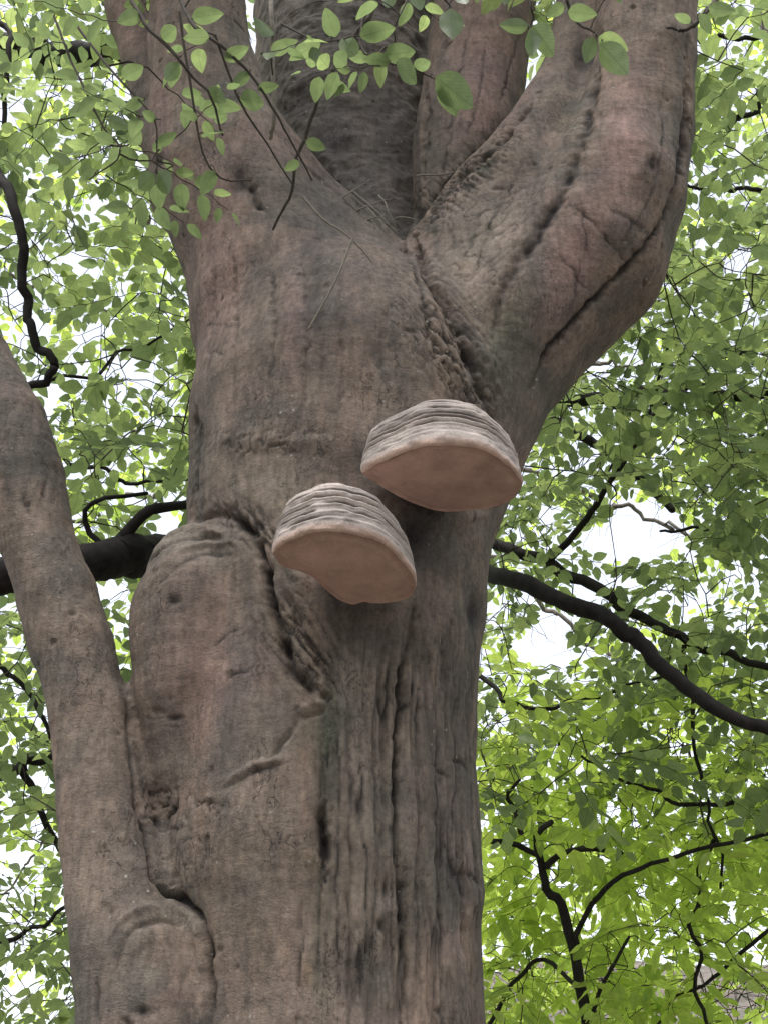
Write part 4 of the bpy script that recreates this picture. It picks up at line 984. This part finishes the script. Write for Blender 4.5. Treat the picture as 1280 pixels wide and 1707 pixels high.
S4 += list(branch(t4, [(868, 1390, 4.7), (855, 1350, 4.7), (845, 1328, 4.7), (865, 1300, 4.7)], 0.011, 0.006, 65, amp=0.004))
S4 += list(branch(t4, [(985, 1700, 4.6), (1000, 1650, 4.6), (1020, 1610, 4.6), (1048, 1562, 4.6)], 0.009, 0.005, 66, amp=0.004))
S4 += list(branch(t4, [(965, 1650, 4.6), (900, 1600, 4.9), (868, 1620, 4.9), (840, 1660, 4.9), (800, 1740, 4.9)], 0.008, 0.009, 67, amp=0.014))
canopy(t4, f4, S4, 270, (740, 1260, 1230, 1800), (4.75, 6.4), 0.122, 0.82, seed=61, per=(5, 9), respect=False)
finish(t4, f4, M_BRIGHT, LONG)

# --- round-leaved shrub behind the sapling
t5 = thing('hazel_shrub', (2.2, 5.4, float(hill_z(2.2, 5.4)) - 0.05), 'bushy round-leaved shrub with hanging twigs beyond the sapling', 'shrub')
f5 = Foliage(); S5 = []
ax5 = upright(t5, [(2.2, 5.4, -0.1), (2.0, 5.3, 1.2), (1.9, 5.2, 2.4), (1.75, 5.2, 3.6)], [0.05, 0.04, 0.03, 0.012], M_DARK, seed=71, name='stem', sides=9)
S5 += list(ax5[8:])
S5 += list(branch(t5, [(1190, 1400, 4.7), (1160, 1500, 4.7), (1158, 1600, 4.7), (1180, 1700, 4.7), (1210, 1790, 4.7)], 0.010, 0.006, 72))
S5 += list(branch(t5, [(1420, 1500, 5.0), (1290, 1560, 4.9), (1160, 1640, 4.9), (1080, 1720, 4.9)], 0.010, 0.005, 73))
S5 += list(branch(t5, [(1400, 1340, 5.0), (1250, 1350, 4.9), (1130, 1330, 4.9), (1020, 1290, 4.9), (930, 1240, 4.9)], 0.012, 0.005, 74))
canopy(t5, f5, S5, 380, (800, 1480, 1150, 1850), (4.5, 6.6), 0.088, 0.74, seed=81, respect=False)
finish(t5, f5, M_BRIGHT, GEOS)

# --- far wood on the slope: one mass of small leaves on the thin crowns, and bare poles
def far_mass():
    root = thing('distant_tree', (-0.6, 11.0, float(hill_z(-0.6, 11.0)) - 0.1), 'distant pale green tree seen only as small leaves between nearer ones', 'tree')
    f = Foliage(); ax = upright(root, [(-0.6, 11, 0.0), (-0.5, 11, 4), (-0.4, 11, 8), (-0.4, 11, 12)], [0.2, 0.17, 0.13, 0.05], M_GREYBARK, seed=91)
    S = list(ax[12:])
    for k, (px0, py0) in enumerate([(-200, 400), (100, 250), (-100, 1000), (0, 1500), (1350, 200), (1200, 600), (1400, 1000), (1250, 1350)]):
        S += list(branch(root, [(560, 700, 10.8), (0.5 * (560 + px0), 0.5 * (650 + py0), 9.8), (px0, py0, 8.8)], 0.03, 0.008, 92 + k, M_GREYBARK, amp=0.08))
    canopy(root, f, S, 1150, (-320, 1600, -260, 1830), (6.6, 9.6), 0.088, 0.56, seed=101, per=(9, 15), rmax=0.012)
    finish(root, f, M_BRIGHT, GEOS, 300)
far_mass()

def add_sky_blocker():
    """oversized leaves added unseen behind and beside the camera to cut sky light"""
    r = np.random.default_rng(333); n = 15000  # leaf ring added out of view to hold back light from the sky
    az = np.radians(r.uniform(48, 312, n)); d = r.uniform(8.5, 14, n); z = 0.3 + 13.5 * r.uniform(0, 1, n) ** 0.8
    pos = np.stack([np.sin(az) * d, np.cos(az) * d, z + hill_z(np.sin(az) * d, np.cos(az) * d)], 1)
    y = r.normal(size=(n, 3)) + np.array([0, 0, -0.5]); y /= np.linalg.norm(y, axis=1)[:, None]
    x = np.cross(y, np.array([0, 0, 1.0]) + 0.8 * r.normal(size=(n, 3))); x /= np.linalg.norm(x, axis=1)[:, None]; zz = np.cross(x, y)
    L = r.uniform(0.25, 0.45, n)[:, None]
    V, F, UV = leaf_geo(0.70, 0.2, 0.1, 1, 2, 0, 1)
    W = (pos[:, None] + (V[None, :, 0:1] * x[:, None] + V[None, :, 1:2] * y[:, None] + V[None, :, 2:3] * zz[:, None]) * L[:, None]).reshape(-1, 3)
    FF = (F[None] + (np.arange(n) * len(V))[:, None, None]).reshape(-1, 4)
    me = mesh_from('sky_blocker_leaves', W, FF, M_LEAF); add_attr(me, 'tint', np.repeat(r.uniform(0, 0.6, n), len(V)))
    me.uv_layers.new(name='UVMap')
    link('sky_blocker_leaves', me, kind='stuff', label='unseen ring of oversized leaves added to block sky light', category='light blocker')
add_sky_blocker()

pole_r = random.Random(5)
for k in range(5):
    x = pole_r.uniform(1.8, 8.5); y = pole_r.uniform(13, 19); z = float(hill_z(x, y)) - 0.1; h = pole_r.uniform(2.2, 4.2)
    o = thing('bare_pole', (x, y, z), 'thin bare sapling pole on the brown slope beyond the shrub', 'sapling', 'bare poles on the slope')
    lean = pole_r.uniform(-0.5, 0.5)
    p = upright(o, [(x, y, z), (x + lean * .3, y, z + h * .5), (x + lean, y, z + h)], [0.035, 0.026, 0.01], M_GREYBARK, 'stem', 200 + k, 7)
    for q in range(3):
        a = p[25 + q * 10]; b = a + np.array([pole_r.uniform(-.7, .7), pole_r.uniform(-.3, .3), pole_r.uniform(.3, .8)])
        V, F = tube(wiggle([a, (a + b) / 2 + np.array([0, 0, -.05]), b], 10, 0.03, 210 + k * 3 + q), np.linspace(0.012, 0.004, 10), 5)
        link('branch', mesh_from('branch', V - np.array(o.location), F, M_GREYBARK), o)

# ------------------------------------------------------------------ twigs and leaves of the old beech that hang before its limbs
f0 = Foliage()
def twig(pts, r0, r1, seed, mat=M_TWIG, amp=0.008, label=None):
    return branch(BEECH, pts, r0, r1, seed, mat, 'twig', amp, 6, label, False)
TW = []
TW.append(twig([(120, -260, 3.2), (190, -60, 2.7), (235, 20, 2.55), (290, 90, 2.5), (345, 150, 2.5), (372, 225, 2.52)], 0.006, 0.0022, 301))
TW.append(twig([(225, -180, 3.0), (310, 20, 2.6), (345, 60, 2.55), (415, 120, 2.55), (460, 190, 2.55), (520, 300, 2.6)], 0.005, 0.002, 302))
TW.append(twig([(680, -220, 3.2), (628, -10, 2.75), (585, 70, 2.7), (530, 155, 2.68), (508, 240, 2.68), (480, 330, 2.7), (456, 382, 2.72)], 0.0065, 0.003, 303))
TW.append(twig([(462, -230, 3.1), (452, 0, 2.75), (450, 90, 2.72), (455, 200, 2.72), (452, 230, 2.74)], 0.006, 0.005, 304, M_DEAD))
TW.append(twig([(505, 328, 2.62), (540, 365, 2.62), (580, 392, 2.62), (620, 437, 2.64)], 0.0032, 0.002, 305, M_DEAD, 0.003, 'pale dead twig caught in the fork'))
TW.append(twig([(588, 398, 2.6), (560, 465, 2.57), (515, 548, 2.56)], 0.003, 0.0022, 306, M_DEAD, 0.002, 'pale dead twig leaning on the trunk under the fork'))
TW.append(twig([(300, 20, 2.55), (330, 200, 2.5), (360, 290, 2.5), (420, 300, 2.55)], 0.003, 0.0015, 307))
TW.append(twig([(360, 60, 2.55), (400, 170, 2.55), (440, 230, 2.56), (490, 310, 2.6)], 0.003, 0.0018, 308))
TW.append(twig([(1300, -140, 3.2), (1180, 15, 2.75), (1140, 45, 2.72), (1112, 46, 2.74)], 0.006, 0.004, 309))
TW.append(twig([(900, -200, 2.9), (930, -40, 2.5), (950, 25, 2.45), (990, 60, 2.42), (1010, 78, 2.42)], 0.004, 0.002, 310))
TW.append(twig([(860, -180, 2.9), (880, -20, 2.5), (885, 30, 2.48), (880, 50, 2.48)], 0.003, 0.0016, 311))
TW.append(twig([(760, -160, 2.9), (742, -20, 2.55), (750, 12, 2.55)], 0.0025, 0.0015, 312))
TW.append(twig([(640, -60, 2.7), (600, 60, 2.6), (640, 100, 2.55), (700, 120, 2.5), (760, 150, 2.5)], 0.003, 0.0014, 313))
TW.append(twig([(120, 30, 2.7), (200, 130, 2.55), (260, 200, 2.5), (262, 290, 2.5)], 0.003, 0.0014, 314))
TW.append(twig([(60, -60, 2.9), (140, 160, 2.65), (200, 250, 2.6), (150, 300, 2.6)], 0.003, 0.0014, 315))
TW.append(twig([(470, 40, 2.72), (540, 70, 2.6), (600, 60, 2.55)], 0.0025, 0.0014, 316))
db = np.random.default_rng(606)
for k in range(12):                                                             # dead twigs caught in the crotch
    a = (db.uniform(520, 700), db.uniform(270, 400)); an = math.radians(db.uniform(10, 75)) * (1 if db.uniform() < .7 else -1); L = db.uniform(40, 110)
    e = (a[0] + L * math.cos(an), a[1] + L * math.sin(an)); yy = 2.50 if a[0] < 600 else 2.56
    P = at_y(np.array([a[0], (a[0] + e[0]) / 2, e[0]]), np.array([a[1], (a[1] + e[1]) / 2 + db.uniform(-8, 8), e[1]]), np.array([yy, yy - 0.03, yy - 0.02]))
    V, F = tube(wiggle(P, 9, 0.006, 620 + k), np.linspace(0.0028, 0.0014, 9), 5); link('twig', mesh_from('twig', V - np.array(TREE_BASE), F, M_DEAD), BEECH)
# leaves placed one by one: stalk end, tip, distance, tint, roll of the blade
FRONT = [((752, 14), (752, 76), 2.52, .35), ((880, 42), (824, 44), 2.46, .5), ((882, 46), (894, 104), 2.44, .45), ((886, 44), (936, 100), 2.43, .55), ((990, 62), (970, 112), 2.4, .5),
         ((1000, 72), (1056, 134), 2.38, .45), ((996, 62), (1052, 84), 2.40, .6), ((945, 20), (1000, 24), 2.42, .4), ((940, 8), (905, 30), 2.44, .4), ((560, 62), (540, 6), 2.6, .4), ((590, 62), (570, 104), 2.58, .45),
         ((650, 104), (600, 96), 2.52, .45), ((660, 104), (704, 142), 2.5, .5), ((690, 116), (722, 96), 2.5, .35), ((725, 128), (800, 186), 2.48, .5), ((735, 138), (764, 200), 2.48, .42), ((640, 92), (700, 84), 2.53, .4),
         ((600, 62), (668, 40), 2.55, .45), ((535, 72), (474, 100), 2.6, .3), ((520, 78), (540, 120), 2.6, .35), ((1020, -20), (1040, 8), 2.42, .5), ((690, -30), (700, 28), 2.55, .5), ((652, -20), (640, 22), 2.58, .45), ((800, -30), (792, 10), 2.5, .5), ((846, -24), (840, 14), 2.5, .5),
         ((262, 200), (232, 184), 2.5, .3), ((262, 240), (300, 220), 2.5, .3), ((262, 285), (292, 330), 2.5, .3), ((240, 165), (200, 190), 2.52, .32), ((258, 290), (225, 320), 2.5, .28), ((205, 130), (245, 105), 2.55, .4), ((345, 150), (386, 172), 2.5, .3),
         ((300, 105), (270, 140), 2.5, .28), ((360, 285), (330, 330), 2.5, .3), ((340, 230), (376, 212), 2.5, .3), ((330, 200), (300, 182), 2.5, .28), ((400, 165), (450, 172), 2.54, .35), ((375, 100), (420, 74), 2.54, .35), ((350, 62), (300, 62), 2.54, .35), ((415, 120), (384, 150), 2.54, .3), ((430, 150), (470, 140), 2.54, .35),
         ((320, 30), (380, 20), 2.58, .4), ((455, 60), (420, 30), 2.7, .35), ((452, 90), (500, 62), 2.68, .35), ((235, 22), (190, 40), 2.55, .4), ((270, 66), (300, 40), 2.52, .4), ((190, 238), (150, 220), 2.6, .35), ((200, 250), (236, 262), 2.6, .3), ((165, 285), (130, 300), 2.6, .35), ((180, 200), (222, 214), 2.6, .33),
         ((150, 180), (110, 190), 2.62, .4), ((130, 130), (90, 120), 2.66, .42), ((140, 155), (176, 140), 2.64, .4), ((500, 270), (470, 285), 2.66, .3), ((510, 235), (548, 250), 2.66, .32), ((540, 140), (590, 150), 2.64, .35), ((1150, 38), (1120, 20), 2.7, .45), ((1165, 25), (1190, 60), 2.7, .5), ((1180, 12), (1230, 20), 2.7, .5)]
lr = np.random.default_rng(77)
for (a, b, t, tint) in FRONT:
    A = at_depth(np.array(float(a[0])), np.array(float(a[1])), np.array(t)); B = at_depth(np.array(float(b[0])), np.array(float(b[1])), np.array(t - lr.uniform(-0.02, 0.05)))
    L = np.linalg.norm(B - A) * 0.9
    nrm = (A - CAM); nrm = nrm / np.linalg.norm(nrm) + np.array([0, 0, 0.45]) + 0.35 * lr.normal(size=3)
    f0.leaf(A, B - A, nrm, L, float(np.clip(0.3 * tint + 0.05 * lr.normal(), 0, 1)))  # tint cut down: canopy shade put into the leaf colour
    # its stalk back to the nearest twig
    allp = np.vstack(TW); q = allp[np.linalg.norm(allp - A, axis=1).argmin()]
    if 0.004 < np.linalg.norm(q - A) < 0.5:
        V, F = tube(wiggle([q, (q + A) / 2 + np.array([0, 0, .01]), A], 6, 0.004, int(a[0])), np.linspace(0.0016, 0.0009, 6), 4, False); f0.tw.add(V, F)
hr = np.random.default_rng(505); HT = []
for (x0, x1, y0, y1, n_, t0, t1) in [(90, 300, -40, 300, 11, 2.5, 2.75), (300, 480, -60, 160, 3, 2.55, 2.65), (500, 700, -60, 110, 4, 2.5, 2.62), (720, 1060, -110, -20, 3, 2.45, 2.55)]:
    for _ in range(n_): HT.append(at_depth(np.array(hr.uniform(x0, x1)), np.array(hr.uniform(y0, y1)), np.array(hr.uniform(t0, t1))))
def hang(k, b, d):
    rr = np.random.default_rng(7000 + k); az = rr.uniform(0, 6.283); n = int(rr.integers(5, 9)); tc = CAM - b; tc /= np.linalg.norm(tc)
    spray(f0, b, np.array([math.cos(az), 0.4 * math.sin(az), rr.uniform(-0.7, 0.1)]) + 0.4 * d, np.array([0, 0, 1.0]) - rr.uniform(0.1, 0.9) * tc + 0.3 * rr.normal(size=3), n * 0.024, n, 0.056, 0.02, 7100 + k, 0.004)  # near-lowest tint, so these sprays carry their shade in the colour
grow(f0, np.vstack(TW), HT, hang, 0.0035)
ovr = np.random.default_rng(404); tops = [np.array([-0.33, 2.45, 5.9]), np.array([0.0, 3.1, 5.9]), np.array([0.9, 2.4, 5.9])]
OT = np.stack([ovr.uniform(-1.3, 0.35, 270), ovr.uniform(1.3, 2.4, 270), ovr.uniform(5.7, 7.4, 270)], 1)  # unseen sprays above the view, added to shade the limbs and hanging leaves
ohs = []
for k, (a, b) in enumerate([(tops[0], (-0.9, 1.6, 6.5)), (tops[0], (-0.1, 1.3, 6.6)), (tops[2], (0.5, 1.5, 6.7)), (tops[1], (-0.5, 2.2, 7.0))]):
    p = wiggle([a, (a + np.array(b)) / 2 + np.array([0, 0, .1]), np.array(b)], 24, 0.04, 420 + k); ohs += list(p[6:])
    V, F = tube(p, np.linspace(0.05, 0.015, 24), 8); link('branch', mesh_from('branch', V - np.array(TREE_BASE), F, M_TWIG), BEECH)  # unseen branches carrying the added shading sprays
def over(k, b, d):
    rr = np.random.default_rng(9000 + k); az = rr.uniform(0, 6.283); n = int(rr.integers(8, 13))
    spray(f0, b, np.array([math.cos(az), math.sin(az), -0.1]), np.array([0, 0, 1.0]) + 0.25 * rr.normal(size=3), n * 0.032, n, 0.088, 0.35, 9100 + k)
grow(f0, ohs, OT, over)
V, F = f0.tw.get()
link('twig_tangle', mesh_from('twig_tangle', V - np.array(TREE_BASE), F, M_TWIG), BEECH, kind='stuff')
emit_leaves(f0, BEECH, M_LEAF, [leaf_geo(0.64, 0.18, 0.10, 1, 9, 0.05, 1, (-1, -.5, 0, .5, 1)), leaf_geo(0.58, 0.25, 0.14, 1, 9, 0.05, 2, (-1, -.5, 0, .5, 1))], 300)
bpy.context.view_layer.update()
